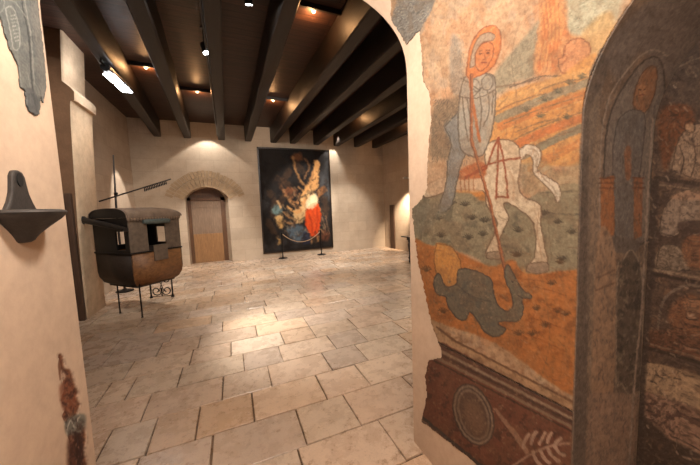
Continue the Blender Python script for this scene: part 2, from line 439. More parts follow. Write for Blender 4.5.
# back wall with the arched recess
DX0, DX1, DSP, DRISE = -1.24, -.035, 2.10, .32
def seg_arch(n=16):
    w = (DX1-DX0)/2; R_ = (w*w+DRISE*DRISE)/(2*DRISE); cx = (DX0+DX1)/2; cz = DSP+DRISE-R_; a0 = math.asin(w/R_)
    return [(cx+R_*math.sin(-a0+2*a0*i/n), cz+R_*math.cos(-a0+2*a0*i/n)) for i in range(n+1)], cx, cz, R_, a0
SA, ACX, ACZ, AR, AA = seg_arch()
hole = [(DX0, -.03)]+SA+[(DX1, -.03)]
mb = MB(); mb.plate([(HX0-.1, -.05), (HX0-.1, ZC), (HX1+.1, ZC), (HX1+.1, -.05)], [hole], lambda p: (p[0], YB, p[1]))
mb.grid([[(x, YB, z) for x, z in hole], [(x if x < -.3 else x-.13*(x+.3)/.265, YB+.5, z) for x, z in hole]])
struct(mb.build('wall_back', M['stone_x']))
# voussoirs: inner long stones and outer thin course
mb = MB(); R = random.Random(3)
def wedge(a, b, r0, r1, p):
    q = [(ACX+r*math.sin(t), ACZ+r*math.cos(t)) for r, t in ((r0, a), (r1, a), (r1, b), (r0, b))]
    mb.prism(q, 1, YB-p, YB+.1)
n = 17; A1 = AA*1.12
for i in range(n):
    a = -A1+2*A1*i/n; b = -A1+2*A1*(i+1)/n; g = .009
    wedge(a+g, b-g, AR+.002, AR+.27+R.uniform(-.01, .01), .03+R.uniform(0, .008))
n = 26; A2 = AA*1.2
for i in range(n):
    a = -A2+2*A2*i/n; b = -A2+2*A2*(i+1)/n; g = .009
    wedge(a+g, b-g, AR+.29, AR+.49+R.uniform(-.02, .02), .02+R.uniform(0, .008))
struct(mb.build('trim_1', M['vouss']))
# door in the recess
YD = YB+.40
mb = MB(); mb.box((DX0, YD, 0), (DX0+.10, YD+.1, 2.12)).box((DX1-.24, YD, 0), (DX1-.09, YD+.1, 2.12)).box((DX0, YD, 2.02), (DX1, YD+.1, 2.12)).box((DX0, YD+.06, 2.12), (DX1, YD+.1, 2.45))
d = struct(mb.build('door_1', M['door']))
mb = MB(); mb.box((DX0+.1, YD+.05, .93), (DX1-.24, YD+.09, 2.02)).box((DX0+.1, YD+.035, 1.80), (DX1-.24, YD+.06, 1.86))
o = mb.build('upper_panel', M['door_grey'], d)
mb = MB(); mb.box((DX0+.1, YD+.04, .0), (DX1-.24, YD+.09, .93)).box((DX0+.1, YD+.03, .87), (DX1-.24, YD+.05, .94))
mb.build('lower_panel', M['door_tan'], d)
# pier projecting at the left with the dark front face
def rough_box(lo, hi, n=7, amp=.012, seed=1):
    R = random.Random(seed); mb = MB()
    mb.box(lo, hi, bev=.02)
    return mb
mb = MB()
prof = [(0, -2.195), (.95, -2.18), (1.5, -2.165), (2.3, -2.135), (3.0, -2.105), (3.3, -2.085), (3.36, -2.075), (3.37, -2.03), (3.50, -2.02), (3.56, -2.06), (3.64, -2.15), (4.37, -2.10)]
R = random.Random(5); Z = []
for (z0, x0), (z1, x1) in zip(prof, prof[1:]):
    m = max(1, int((z1-z0)/.07))
    for i in range(m): t = i/m; Z.append((z0+(z1-z0)*t, x0+(x1-x0)*t))
Z.append(prof[-1])
rows = []
for z, x in Z:
    w = R.uniform(-.014, .01)
    rows.append([(HX0-.02, YPB, z), (x-.01, YPB, z), (x, YPB-.02, z), (x, YPB-.45, z), (x+w*.4, YPF+.05, z), (x-.012+w, YPF+.012, z), (x-.04+w, YPF, z)])
mb.grid(rows)
struct(smooth_angle(mb.build('wall_pier', M['pier']), 50))
mb = MB(); mb.grid([[(HXA, YPF, z), (-2.8, YPF, z), (x-.02, YPF, z)] for z, x in [(Z[i][0], Z[i][1]) for i in range(len(Z))]])
struct(mb.build('wall_pier_front', M['pier_dark']))
# dark door leaf in that front face
mb = MB(); mb.box((-2.95, YPF-.03, .0), (-2.26, YPF-.002, 1.95))
d = struct(mb.build('door_2', M['door_dark']))
MB().box((-2.275, YPF-.07, 0), (-2.205, YPF+.0, 1.98), bev=.008).build('door_post', M['door_dark'], d)
# ceiling boards and beams
def m_ceiling():
    t = NT('dark_ceiling_boards'); c = lin((72, 46, 34))
    sep = t.n.new('ShaderNodeSeparateXYZ'); cmb = t.n.new('ShaderNodeCombineXYZ'); t.link(t.co.outputs['Object'], sep.inputs[0])
    t.link(sep.outputs['X'], cmb.inputs[0]); t.link(sep.outputs['Y'], cmb.inputs[1])
    b = t.n.new('ShaderNodeTexBrick'); t.link(cmb.outputs[0], b.inputs['Vector']); b.inputs['Scale'].default_value = 1
    b.inputs['Brick Width'].default_value = 3.1; b.inputs['Row Height'].default_value = .13; b.inputs['Mortar Size'].default_value = .006
    b.inputs['Color1'].default_value = (*c, 1); b.inputs['Color2'].default_value = (*dark(c, .62), 1); b.inputs['Mortar'].default_value = (*dark(c, .15), 1)
    f = t.noise(5, 6, .7, (.6, 7, 1), .5)
    col = t.mix(b.outputs['Color'], t.ramp(f, [(.3, (.35, .33, .31)), (.7, (1.3, 1.3, 1.3))]), .95, 'MULTIPLY')
    t.bump(f, .4, .008); return t.fin(col, .5, spec=.4)
M['ceil'] = m_ceiling()
struct(MB().box((HXA-.2, YE-.1, ZC), (HX1+.25, YB+.3, ZC+.15)).build('ceiling', M['ceil']))
BM = [((-1.696, 9.721), (-1.320, 3.998), -1), ((-.92, 9.521), (-.632, 3.75), -1), ((-.137, 9.811), (-.065, 3.547), 0), ((.595, 9.899), (.684, 3.625), 1),
      ((1.403, 9.844), (1.645, 4.271), 1), ((2.046, 9.792), (2.293, 4.053), 1), ((2.875, 9.937), (3.042, 4.463), 1), ((3.643, 9.94), (3.741, 5.427), 1),
      ((4.448, 9.928), (4.426, 6.384), 1), ((5.215, 10.027), (5.17, 7.465), 1)]
ZB = 3.88
BX = []
for i, (a, b, side) in enumerate(BM):
    sl = (b[0]-a[0])/(b[1]-a[1])*.85; xa = a[0]+sl*(YB-a[1]); w = .2 if i else .19
    off = {-1: -w, 0: -w*.3, 1: 0.}[side]
    yn = YE+.03; xn = xa+sl*(yn-YB)
    BX.append((xa+off, xn+off, w))
    mb = MB(); R = random.Random(i); N = 14
    rows = []
    for k in range(N+1):
        t = k/N; y = YB-.005+(yn-YB)*t; x = xa+off+(xn-xa)*t; j = lambda: R.uniform(-.008, .008)
        e = .018
        rows.append([(x+j(), y, ZC-.002), (x+j(), y, ZB+.02), (x+e, y, ZB+j()*.6), (x+w-e, y, ZB+j()*.6), (x+w+j(), y, ZB+.02), (x+w+j(), y, ZC-.002)])
    mb.grid(rows); mb.b.verts.ensure_lookup_table()
    o = mb.build('beam', M['beam']); struct(smooth_angle(o, 40))
def beam_x(i, y):
    xa, xn, w = BX[i]; t = (y-YB)/(YE+.03-YB); x = xa+(xn-xa)*t; return x, x+w

# ------------------------------------------------------------------ the vaulted passage
NYC, NHW, NSP, NRISE = -.02, .583, 1.84, .50     # niche arch in the right wall: centre, half width, springing, rise
def niche_loop(n=28):
    pts = [(YN, 0.)]
    for i in range(n+1):
        a = PI*i/n; pts.append((NYC+NHW*math.cos(a), NSP+NRISE*math.sin(a) if 0 < i < n else NSP))
    pts.append((2*NYC-YN-.0, 0.)); return pts
NL = niche_loop()
mb = MB(); mb.plate([(YE, -.05), (YE, SPR), (YR, SPR), (YR, -.05)], [[(y, z if z > 0 else -.03) for y, z in NL]], lambda p: (XR, p[0], p[1]))
mb.grid([[(XR, y, z) for y, z in NL], [(XN, y, z) for y, z in NL]])
mb.box((XN, NYC-.75, -.05), (XN+.1, YN+.15, 2.5))
struct(mb.build('wall_passage_right', M['cream']))
mb = MB(); mb.grid([[(x, y, z) for x, z in ARCH] for y in np.linspace(YE, YR, 24)])
o = struct(mb.build('ceiling_passage', M['vault'])); o.data.shade_smooth()
mb = MB(); mb.box((XL-.1, YR-.1, -.05), (XR+.1, YR, 3.0)); struct(mb.build('wall_passage_rear', M['cream']))

# left passage wall: fine mesh near the hall edge so the broken plaster is a real hollow
SCAR = [(57,355),(60,356),(63,368),(68,371),(73,384),(75,392),(75,398),(77,404),(76,414),(79,420),(83,425),(83,440),(82,452),(84,462),(87,480),(89,500),
        (69,500),(69,478),(68,462),(67,445),(66,433),(63,425),(61,416),(62,408),(60,400),(61,388),(60,374),(58,366)]
cv = Canvas(-10, 330, 110, 640, 3, (192, 168, 146), .6, 4)
SCAR = [(x+2.5+(.8 if i % 2 else -.8), y) for i, (x, y) in enumerate(SCAR)]
w_, m_ = cv.mask_poly(SCAR, 1.2)
cv.poly(SCAR, (124, 82, 60)); cv.poly([(60,385),(74,384),(77,408),(63,410)], (122, 70, 48), .7, 3); cv.poly([(61,356),(64,372),(60,380),(58,366)], (96, 58, 40), .8)
cv.poly([(61,370),(66,372),(66,379),(61,380)], (176, 150, 128), .9); cv.poly([(66,420),(84,414),(84,430),(68,436)], (112, 112, 104), .9, 3)
cv.line([(67,434),(72,420),(76,428),(80,416)], 1.2, (170, 165, 152)); cv.line([(64,424),(70,416)], 1.2, (170,160,146))
cv.poly([(68,440),(80,438),(84,470),(86,500),(70,500)], (78, 46, 34), .8, 4); cv.poly([(76,434),(83,436),(84,462),(78,462)], (54, 34, 28), .8, 2)
cv.blot(.5, (64, 40, 32), .6, .25, .25, 3, SCAR); cv.blot(.6, (150, 112, 88), .6, .4, .3, 14, SCAR); cv.blot(.55, (44, 30, 26), .5, .6, .5, 17, SCAR)
ys = np.concatenate([np.linspace(YR, 1.05, 24)[:-1], np.linspace(1.05, YE, 150)])
zs = np.concatenate([np.linspace(0, .25, 6)[:-1], np.linspace(.25, 1.15, 250), np.linspace(1.15, SPR, 20)[1:]])
G = np.zeros((len(zs), len(ys), 3)); G[..., 0] = XL; G[..., 1] = ys[None]; G[..., 2] = zs[:, None]
px, py = photo_xy(G.reshape(-1, 3)); inz = (G.reshape(-1, 3)[:, 1] > 1.05) & (G.reshape(-1, 3)[:, 2] < 1.2)
u = np.clip((px-cv.x0)*cv.res-.5, 0, cv.w-1).astype(int); v = np.clip((py-cv.y0)*cv.res-.5, 0, cv.h-1).astype(int)
Mk = np.zeros((cv.h, cv.w)); Mk[w_] = m_; dep = np.where(inz, Mk[v, u], 0)
G.reshape(-1, 3)[:, 0] -= dep*(.002+.004*fbm(px*.4, py*.3, 8))
pxx = np.where(inz, px, -5.); pyy = np.where(inz, py, 335.)
M['left_wall'] = m_paint('cream_plaster_with_scar', .92, 16, .92, .2, .25)
lw = painted_mesh('wall_passage_left', G, cv, None, M['left_wall'], None, 0, uv=(pxx, pyy)); struct(lw)

# ------------------------------------------------------------------ murals
M['fresco'] = m_paint('old_fresco', .8, 70, .74, .25, .3, .66)
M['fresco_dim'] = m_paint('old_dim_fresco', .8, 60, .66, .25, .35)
def z5(z, ox, oy, s): return [(ox+a/s, oy+b/s) for a, b in z]
A_ = lambda *z: z5(z, 390, 0, 3.324)
B_ = lambda *z: z5(z, 400, 120, 2.905)
D_ = lambda *z: z5(z, 410, 240, 3.58)
E_ = lambda *z: z5(z, 410, 340, 3.684)
def fresco_canvas():
    c = Canvas(380, -70, 740, 560, 3.0, (206, 166, 128), .9, 21)
    c.lw = 1.25; c.la = 1.2
    c.blot(.5, (196, 140, 100), .6, .05, .05, 2); c.blot(.55, (182, 160, 138), .55, .09, .06, 9); c.blot(.6, (222, 186, 146), .6, .12, .1, 19)
    # pale sky and rocks upper right, with orange drapery
    c.poly(A_((350,300),(352,240),(400,180),(460,110),(500,65),(490,130),(480,250),(420,270),(370,310)), (150, 142, 118), .85, 4); c.hatch(A_((350,310),(400,180),(500,65),(485,250)), -.8, 2.2, (96, 92, 78), .4, .8, 3)
    c.poly(A_((505,-60),(640,-80),(610,20),(590,100),(660,120),(665,180),(640,225),(560,250),(490,252),(480,190),(498,90)), (214, 150, 98), .92, 3)
    c.poly(A_((520,0),(560,0),(575,120),(540,190),(500,215),(500,120)), (226, 152, 88), .7, 6); c.blot(.55, (196, 108, 58), .6, .15, .06, 33, A_((490,-60),(640,-60),(600,110),(560,240),(485,245)))
    c.poly(A_((600,-90),(760,-90),(760,60),(690,110),(640,120),(600,110),(590,60)), (196, 196, 168), .9, 5); c.hatch(A_((600,-60),(760,-60),(740,60),(640,120),(595,100)), -.9, 2.4, (112, 120, 104), .55, .9, 5)
    c.poly(A_((640,110),(740,40),(740,220),(640,240),(668,180)), (214, 172, 112), .8, 5)
    c.poly(A_((585,150),(610,132),(640,130),(664,150),(664,180),(640,215),(600,238),(570,240),(560,200),(575,190)), (216, 146, 100), .9, 2, out=(134, 78, 50), ow=.9)
    c.line(A_((585,150),(578,175),(590,195),(570,215)), .8, (150, 86, 54)); c.line(A_((660,190),(640,230),(570,252),(500,255),(440,275),(400,290)), 1, (98, 84, 70))
    for k in range(5): c.line(A_((505+k*14,10),(515+k*12,110),(495+k*14,225)), .7, (170, 92, 52), .55)
    # striped hillside
    c.poly(A_((350,345),(450,285),(560,255),(700,190),(720,520),(345,520)), (214, 150, 84), .95, 3)
    for a, b, col, al in (((350,352),(690,230),(222,164,98),.8),((360,395),(700,262),(150,138,112),.8),((370,420),(700,300),(206,126,66),.85),((385,450),(700,335),(212,144,78),.8),
                          ((400,490),(700,372),(204,116,62),.8),((440,520),(700,402),(136,128,104),.85),((470,560),(700,450),(200,130,72),.8)):
        p, q = A_(a, b); m1 = ((p[0]+q[0])/2+2, (p[1]+q[1])/2-3)
        c.line([p, m1, q], 6.5, col, al)
    for a, b in (((352,372),(520,310)),((380,412),(640,320)),((400,470),(640,372)),((440,505),(660,420)),((420,440),(560,395)),((500,300),(640,262))):
        p, q = A_(a, b); c.line([p, ((p[0]+q[0])/2, (p[1]+q[1])/2-2), q], .9, (112, 92, 68), .7)
    for t in ((500,390),(455,370),(560,310),(600,280),(515,335),(590,395),(640,260)): q = A_(t)[0]; c.tuft(q[0], q[1], 5, (76, 78, 64), .7)
    # left: cape, dark hatching, bush
    c.poly(A_((205,120),(230,130),(240,200),(250,300),(215,315),(198,250)), (152, 144, 132), .7, 4); c.hatch(A_((200,110),(250,130),(250,310),(200,310)), 1.5, 2, (104, 106, 100), .5, .8, 8)
    c.poly(A_((150,350),(200,325),(240,330),(250,470),(240,520),(140,520),(138,430)), (124, 106, 84), .75, 5); c.hatch(A_((140,330),(245,330),(245,540),(138,540)), -.9, 2, (66, 58, 50), .6, .9, 11)
    # meadow and ground
    c.poly(B_((60,150),(240,120),(240,260),(40,270)), (196, 150, 110), .7, 6)
    c.poly(B_((90,205),(150,188),(240,190),(250,235),(140,225)), (204, 128, 58), .9, 3)
    c.poly(B_((28,255),(60,225),(105,212),(200,212),(245,235),(360,230),(420,205),(540,200),(540,440),(300,450),(220,400),(130,370),(30,350)), (142, 132, 106), .97, 2.5)
    c.poly(B_((350,130),(420,120),(460,150),(540,120),(540,208),(420,205),(360,215)), (152, 136, 104), .6, 5); c.poly(B_((520,210),(540,330),(300,330),(380,250)), (134, 124, 98), .5, 8)
    c.blot(.55, (98, 92, 76), .7, .12, .12, 41, B_((40,220),(240,220),(530,215),(530,410),(220,390),(40,350))); c.line(B_((300,232),(360,245),(440,270),(520,275)), 1, (82, 76, 62), .7); c.line(B_((410,212),(520,206)), 1, (92, 84, 66), .7)
    c.poly(D_((-20,-10),(60,15),(150,35),(250,80),(300,95),(370,70),(420,120),(600,105),(640,100),(640,560),(300,365),(60,280),(-20,200)), (186, 112, 54), .98, 2.5)
    c.blot(.52, (148, 84, 40), .75, .1, .12, 44, D_((0,20),(250,90),(600,110),(600,470),(100,280))); c.blot(.58, (200, 130, 68), .6, .12, .1, 47, D_((0,20),(250,90),(600,110),(600,470),(100,280)))
    for p in ((410,140,520,160),(430,165,560,200),(400,330,560,400),(300,300,420,350),(440,280,580,330),(30,60,90,140)): c.line(D_((p[0],p[1]),((p[0]+p[2])/2,(p[1]+p[3])/2-4),(p[2],p[3])), .9, (140, 76, 36), .6)
    for t in B_((190,250),(212,288),(248,296),(242,336),(150,246),(345,325),(345,396),(470,408),(420,275),(500,330),(110,290),(200,345),(120,340),(460,300),(290,330)): c.tuft(t[0], t[1], 5)
    for t in D_((455,250),(485,310),(530,260),(510,160),(440,340),(390,340),(560,270),(120,260),(60,110),(540,85),(380,60)): c.tuft(t[0], t[1], 5, (74, 50, 30))
    # horse: rump, hind legs, tail, belly
    hw = (226, 204, 172); ol = (96, 72, 54)
    c.poly(B_((246,78),(270,62),(300,56),(332,64),(352,92),(350,140),(344,186),(360,222),(398,238),(412,258),(410,300),(418,350),(430,412),(418,438),(372,434),(376,418),(392,396),(396,340),(384,292),(350,262),(312,240),(302,250),(318,284),(300,322),(288,362),(296,402),(256,396),(252,380),(276,330),(282,292),(252,246),(240,205),(150,204),(80,226),(70,196),(150,160),(240,165)), hw, .97, 1.5, out=ol, ow=.9)
    c.poly(B_((70,150),(160,140),(240,160),(240,205),(150,206),(84,214)), (214, 176, 140), .75, 3)
    c.poly(B_((348,86),(368,72),(398,76),(412,98),(406,126),(400,146),(430,166),(462,190),(468,224),(456,240),(446,214),(410,176),(388,150),(386,116),(370,100),(352,116)), (222, 206, 182), .97, 1.5, out=ol, ow=.8)
    for p in (((372,84),(396,92),(396,130),(404,160)),((384,82),(404,100),(398,140),(430,180)),((420,172),(446,196),(456,226))): c.line(B_(*p), .7, (142, 118, 98), .6)
    c.poly(B_((372,418),(424,412),(432,436),(400,446),(368,438)), (150, 128, 106), .95, 1.2, out=ol); c.poly(B_((256,384),(298,382),(300,402),(254,402)), (156, 134, 110), .9, 1.2, out=ol)
    c.line(B_((352,140),(346,190),(366,230)), .8, (168, 130, 100), .6); c.line(B_((404,270),(400,330),(414,400)), .8, (168,130,100), .6); c.line(B_((300,120),(330,170),(330,230)), 1.6, (204, 168, 134), .5)
    ro = (150, 68, 40)
    c.poly(B_((165,170),(180,142),(240,122),(250,160),(205,172)), (184, 98, 54), .9, 2)
    for p in (((287,52),(284,140),(280,228)),((287,52),(304,130),(315,226)),((287,52),(270,90),(252,140)),((188,172),(260,128),(350,110)),((190,166),(250,142)),((280,224),(315,224))): c.line(B_(*p), 1.5, ro, .92)
    for x in (176, 188, 200, 214): c.line(B_((x,165),(x+2,205)), .8, (150, 96, 64), .8)
    # rider: leg, torso, staff arm, halo and head
    gb = (132, 132, 128)
    c.poly(B_((130,20),(170,-20),(230,-40),(255,10),(236,70),(200,90),(178,130),(166,180),(150,250),(118,270),(112,255),(134,190),(140,120),(150,70)), gb, .92, 2.5, out=(78, 70, 62), ow=.8); c.hatch(B_((130,0),(240,-30),(230,80),(170,170),(130,260)), 1.2, 2, (84, 86, 86), .55, .8, 51)
    c.poly(B_((45,250),(110,240),(130,270),(60,330),(45,300)), (120, 116, 100), .6, 4)
    c.poly(A_((236,300),(250,258),(300,246),(345,252),(352,300),(348,390),(330,470),(300,520),(240,500),(228,420),(230,340)), (164, 156, 142), .9, 2.5, out=(88, 76, 66), ow=.9)
    for p in (((240,320),(250,400),(262,470)),((258,330),(270,410)),((300,310),(305,380),(295,460)),((325,300),(330,370),(310,420)),((345,300),(340,380)),((230,322),(290,326),(350,300)),((238,260),(300,300)),((345,250),(280,320))): c.line(A_(*p), .8, (90, 78, 66), .8)
    c.ell(*A_((325,275))[0], 5.5, 7.5, .3, (150, 140, 124), .8, 1.5); c.ell(*A_((325,275))[0], 6.2, 8.2, .3, (84, 72, 62), .9, .8, ring=.8)
    c.ell(*A_((288,285))[0], 4, 7, -.2, (84, 72, 62), .7, .8, ring=.8)
    c.poly(A_((255,250),(262,180),(280,130),(310,95),(340,86),(364,100),(370,150),(356,200),(330,235),(290,255),(268,262)), (208, 118, 62), .95, 1.5, out=(140, 70, 40), ow=.8)
    c.poly(A_((266,225),(275,170),(298,122),(330,108),(350,120),(340,135),(312,140),(295,170),(284,215)), (158, 142, 124), .85, 1.5, out=(110, 76, 54))
    c.poly(A_((284,180),(302,150),(326,140),(344,152),(342,190),(322,222),(300,236),(286,215)), (198, 118, 68), .97, 1.2, out=(126, 66, 40), ow=.8)
    f = A_((302,178),(326,176),(314,196),(314,210),(334,172))
    c.ell(*f[0], 1.7, 1.1, 0, (96, 48, 30), .9, .6); c.ell(*f[1], 1.7, 1.1, 0, (96, 48, 30), .9, .6); c.line(A_((298,170),(308,168)), .7, (110,56,34)); c.line(A_((320,168),(333,167)), .7, (110,56,34)); c.line(A_((314,178),(318,195),(311,197)), .7, (126, 64, 40)); c.line(A_((305,209),(322,207)), .9, (134, 52, 38))
    c.line(A_((290,240),(268,262),(275,330),(290,420),(300,470)), 2.2, (186, 104, 58), .9); c.line(A_((352,290),(430,278),(500,262)), .9, (120, 96, 74), .8)
    # lance
    lp = [A_((272,250))[0], B_((208,58))[0], B_((262,240))[0], D_((350,150))[0]]
    c.line(lp, 2.6, (120, 70, 46), .95, False); c.line([(a+.6, b) for a, b in lp], 1.2, (176, 104, 64), .9, False)
    # dragon
    dg = (104, 98, 84)
    c.poly(D_((95,12),(150,25),(182,80),(176,130),(165,162),(130,168),(100,130),(88,70)), (212, 144, 72), .95, 1.5, out=(120, 74, 40))
    c.poly(D_((85,158),(92,128),(108,122),(128,166),(168,156),(176,104),(240,112),(292,142),(300,190),(322,240),(352,254),(370,232),(360,182),(344,150),(340,110),(352,88),(376,130),(392,160),(412,184),(436,198),(430,211),(404,208),(406,256),(386,290),(332,290),(318,300),(344,322),(310,346),(270,330),(250,298),(216,256),(200,286),(166,276),(136,232),(130,202),(98,194)), dg, .97, 1.5, out=(58, 54, 48), ow=.9)
    c.blot(.52, (84, 84, 78), .7, .2, .2, 61, D_((110,140),(290,150),(320,260),(300,330),(140,230)))
    c.ell(*D_((368,150))[0], 1.1, .9, 0, (40, 36, 32), .9, .6); c.line(D_((404,206),(388,196)), .8, (60,52,44)); c.line(D_((170,160),(220,200),(290,220)), .8, (70,68,60), .7)
    # pale strip, mouldings and the brown dado
    c.poly(E_((40,-90),(120,-60),(160,-5),(590,215),(640,235),(640,330),(590,280),(130,30),(60,40)), (190, 150, 112), .97, 1.5, False); c.blot(.52, (150, 112, 82), .7, .15, .2, 71, E_((120,-60),(600,215),(590,280),(130,40)))
    c.line(E_((100,-48),(165,2),(590,222),(640,246)), 1.6, (112, 78, 52), .9, False)
    c.poly(E_((40,10),(125,10),(590,262),(640,290),(640,700),(200,700),(20,300),(20,60)), (112, 64, 46), .98, 1.2, False)
    c.poly(E_((110,12),(590,262),(640,290),(640,345),(590,318),(110,62)), (92, 60, 46), .9, 1, False)
    for o_, w_, col in ((0,1.6,(60,44,36)),(26,2.2,(156,132,110)),(40,1.2,(64,46,38)),(58,2.2,(148,122,100)),(74,1.2,(54,38,32))): c.line(E_((90,o_+2),(640,o_+284)), w_, col, .9, False)
    c.blot(.55, (132, 80, 58), .6, .12, .12, 73, E_((60,80),(580,350),(580,470),(260,460),(50,290))); c.blot(.58, (70, 42, 34), .7, .2, .2, 75, E_((60,80),(580,350),(580,560),(260,560),(50,290)))
    ce = E_((235,275))[0]; ro_ = -.33
    for rx, ry, col in ((19.5,32,(64,52,46)),(18,30.5,(156,136,116)),(16.2,28,(76,60,52)),(14.6,26.5,(142,120,102)),(12.6,24,(96,72,58))): c.ell(ce[0], ce[1], rx, ry, ro_, col, .95, 1)
    c.ell(ce[0]+1, ce[1]+2, 9, 17, ro_, (142, 108, 84), .6, 5)
    c.poly(E_((306,250),(320,252),(400,345),(442,412),(430,424),(385,360)), (170, 130, 106), .92, 1, False); c.line(E_((380,463),(430,430),(500,396),(560,382),(590,380)), 1.7, (190, 150, 128), .95)
    for q in (((420,395),(424,370),(440,348)),((448,382),(452,360),(466,338)),((478,382),(488,362),(500,342)),((508,376),(512,360),(522,342)),((532,392),(540,376),(556,362)),
              ((455,412),(462,436),(484,463)),((482,404),(492,430),(514,452)),((510,402),(524,426),(548,446)),((538,396),(552,414),(570,424))): c.line(E_(*q), 2.8, (198, 162, 140), .9)
    for o_, w_, col in ((0,2.2,(60,54,52)),(14,1.4,(150,132,116)),(24,2.2,(58,50,46))): c.line(E_((30,272+o_),(262,461+o_),(420,590+o_)), w_, col, .95, False)
    # grey vault patch beside the arch edge
    g = z5([(215,-220),(220,0),(198,82),(238,142),(258,178),(310,122),(356,40),(372,0),(390,-220)], 340, 0, 3.875)
    c.poly(g, (128, 126, 120), .95, 2, False); c.hatch(g, -.75, 2.6, (186, 182, 172), .75, .9, 81); c.hatch(g, -.8, 3.2, (76, 76, 76), .7, .9, 85)
    c.poly(z5([(250,175),(262,185),(320,128),(330,90),(310,120)], 340, 0, 3.875), (188, 168, 146), .8, 2)
    # dark border band along the niche corner
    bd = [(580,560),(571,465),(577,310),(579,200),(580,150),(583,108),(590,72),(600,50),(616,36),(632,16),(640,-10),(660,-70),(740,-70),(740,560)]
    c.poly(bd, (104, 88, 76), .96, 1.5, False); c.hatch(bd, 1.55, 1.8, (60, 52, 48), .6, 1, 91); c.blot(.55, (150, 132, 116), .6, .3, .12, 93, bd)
    c.lw = c.la = 1.
    dk, lt = [(84,68,54),(104,80,60),(70,60,50)], [(222,196,160),(214,180,140)]
    c.strokes(150, (495,75,583,175), -.55, 9, dk+[(196,110,60),(120,120,98)], .38, 1); c.strokes(60, (495,75,583,175), -.55, 8, lt, .3, 2)
    c.strokes(110, (412,190,580,255), .15, 6, [(72,68,54),(92,88,70)], .35, 3); c.strokes(110, (415,245,580,385), .3, 7, [(116,68,36),(136,84,44),(92,58,36)], .4, 4)
    c.strokes(60, (430,0,530,110), -.9, 7, [(150,110,84),(120,100,84)], .35, 5); c.strokes(40, (430,0,530,110), -.9, 6, lt, .35, 6)
    c.strokes(90, (534,-20,592,75), -1.1, 8, [(160,92,56),(134,90,66)], .35, 7); c.strokes(70, (435,285,520,335), .5, 5, [(70,68,60),(140,132,114)], .35, 8)
    c.strokes(120, (425,360,580,465), .55, 7, [(70,44,36),(140,92,70)], .35, 9); c.strokes(60, (490,150,560,265), 1.3, 6, [(170,140,112),(140,110,88)], .3, 10)
    # cracks and losses
    for p in (((520,20),(512,60),(518,110),(508,150)),((556,140),(548,200),(552,260)),((440,60),(448,110),(442,160)),((470,300),(480,340)),((545,290),(550,340),(541,380))): c.line(p, .6, (90, 74, 60), .45)
    c.blot(.5, (120, 88, 62), .22, .09, .07, 101); c.blot(.56, (92, 72, 56), .16, .3, .22, 103); c.blot(.62, (80, 62, 48), .2, .6, .5, 105)
    c.blot(.66, (214, 186, 150), .3, .35, .35, 95)
    c.tone((112, 92, 74), .2); return c
FC = fresco_canvas()
def prof_pts(side, step, z0, tmax):
    """points and inward normals up one side wall and over the vault"""
    n = int((SPR-z0)/step); P = [((XR if side > 0 else XL), z0+(SPR-z0)*i/n) for i in range(n)]
    ts = np.linspace(0, tmax, 2000); q = np.array([vault_pt(t if side > 0 else 1-t) for t in ts])
    L = np.concatenate([[0], np.cumsum(np.hypot(*np.diff(q, axis=0).T))]); m = int(L[-1]/step)
    P += [(np.interp(s_, L, q[:, 0]), np.interp(s_, L, q[:, 1])) for s_ in np.linspace(0, L[-1], m)]
    P = np.array(P); T = np.gradient(P, axis=0); T /= np.hypot(T[:, 0], T[:, 1])[:, None]+1e-9
    return P, np.stack([-T[:, 1], T[:, 0]], 1)*(1 if side > 0 else -1)
def wall_sheet(side, ys, step, z0, tmax, off=.003):
    P, N = prof_pts(side, step, z0, tmax); Q = P+N*off
    G = np.zeros((len(Q), len(ys), 3)); G[..., 0] = Q[:, 0][:, None]; G[..., 2] = Q[:, 1][:, None]; G[..., 1] = np.asarray(ys)[None]; return G
fr = thing('fresco', 'large faded fresco of a haloed rider on a white horse spearing a grey dragon', 'fresco', (XR, 1.05, .2))
LEFT = [(391,21),(402,36),(407,45),(416,34),(420,31),(422,55),(423,81),(430,93),(432,140),(431,120),(427,172),(428,189),(421,200),(412,209),(415,237),(418,262),(423,282),(431,321),(442,352),(441,358)]
K_all = edge_keep([(391,-400),(391,21)]+LEFT[1:]+[(440,358),(428,360),(425,376),(427,394),(422,421),(481,467),(530,505),(640,590),(720,590),(720,-400)], 1.6)
dl0, dl1 = E_((40,-20))[0], E_((640,284))[0]
below = lambda x, y: y > dl0[1]+(dl1[1]-dl0[1])*(x-dl0[0])/(dl1[0]-dl0[0])
Gf = wall_sheet(1, np.arange(.12, YE-.004, .004), .004, .18, .46)
sol = ~((Gf[..., 1] < YN-.004) & (Gf[..., 2] < NSP+NRISE*np.sqrt(np.clip(1-((Gf[..., 1]-NYC)/NHW)**2, 0, 1)))).ravel()
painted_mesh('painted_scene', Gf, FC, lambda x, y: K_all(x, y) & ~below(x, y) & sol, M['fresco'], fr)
painted_mesh('painted_dado', Gf, FC, lambda x, y: K_all(x, y) & below(x, y) & sol, M['fresco'], fr)

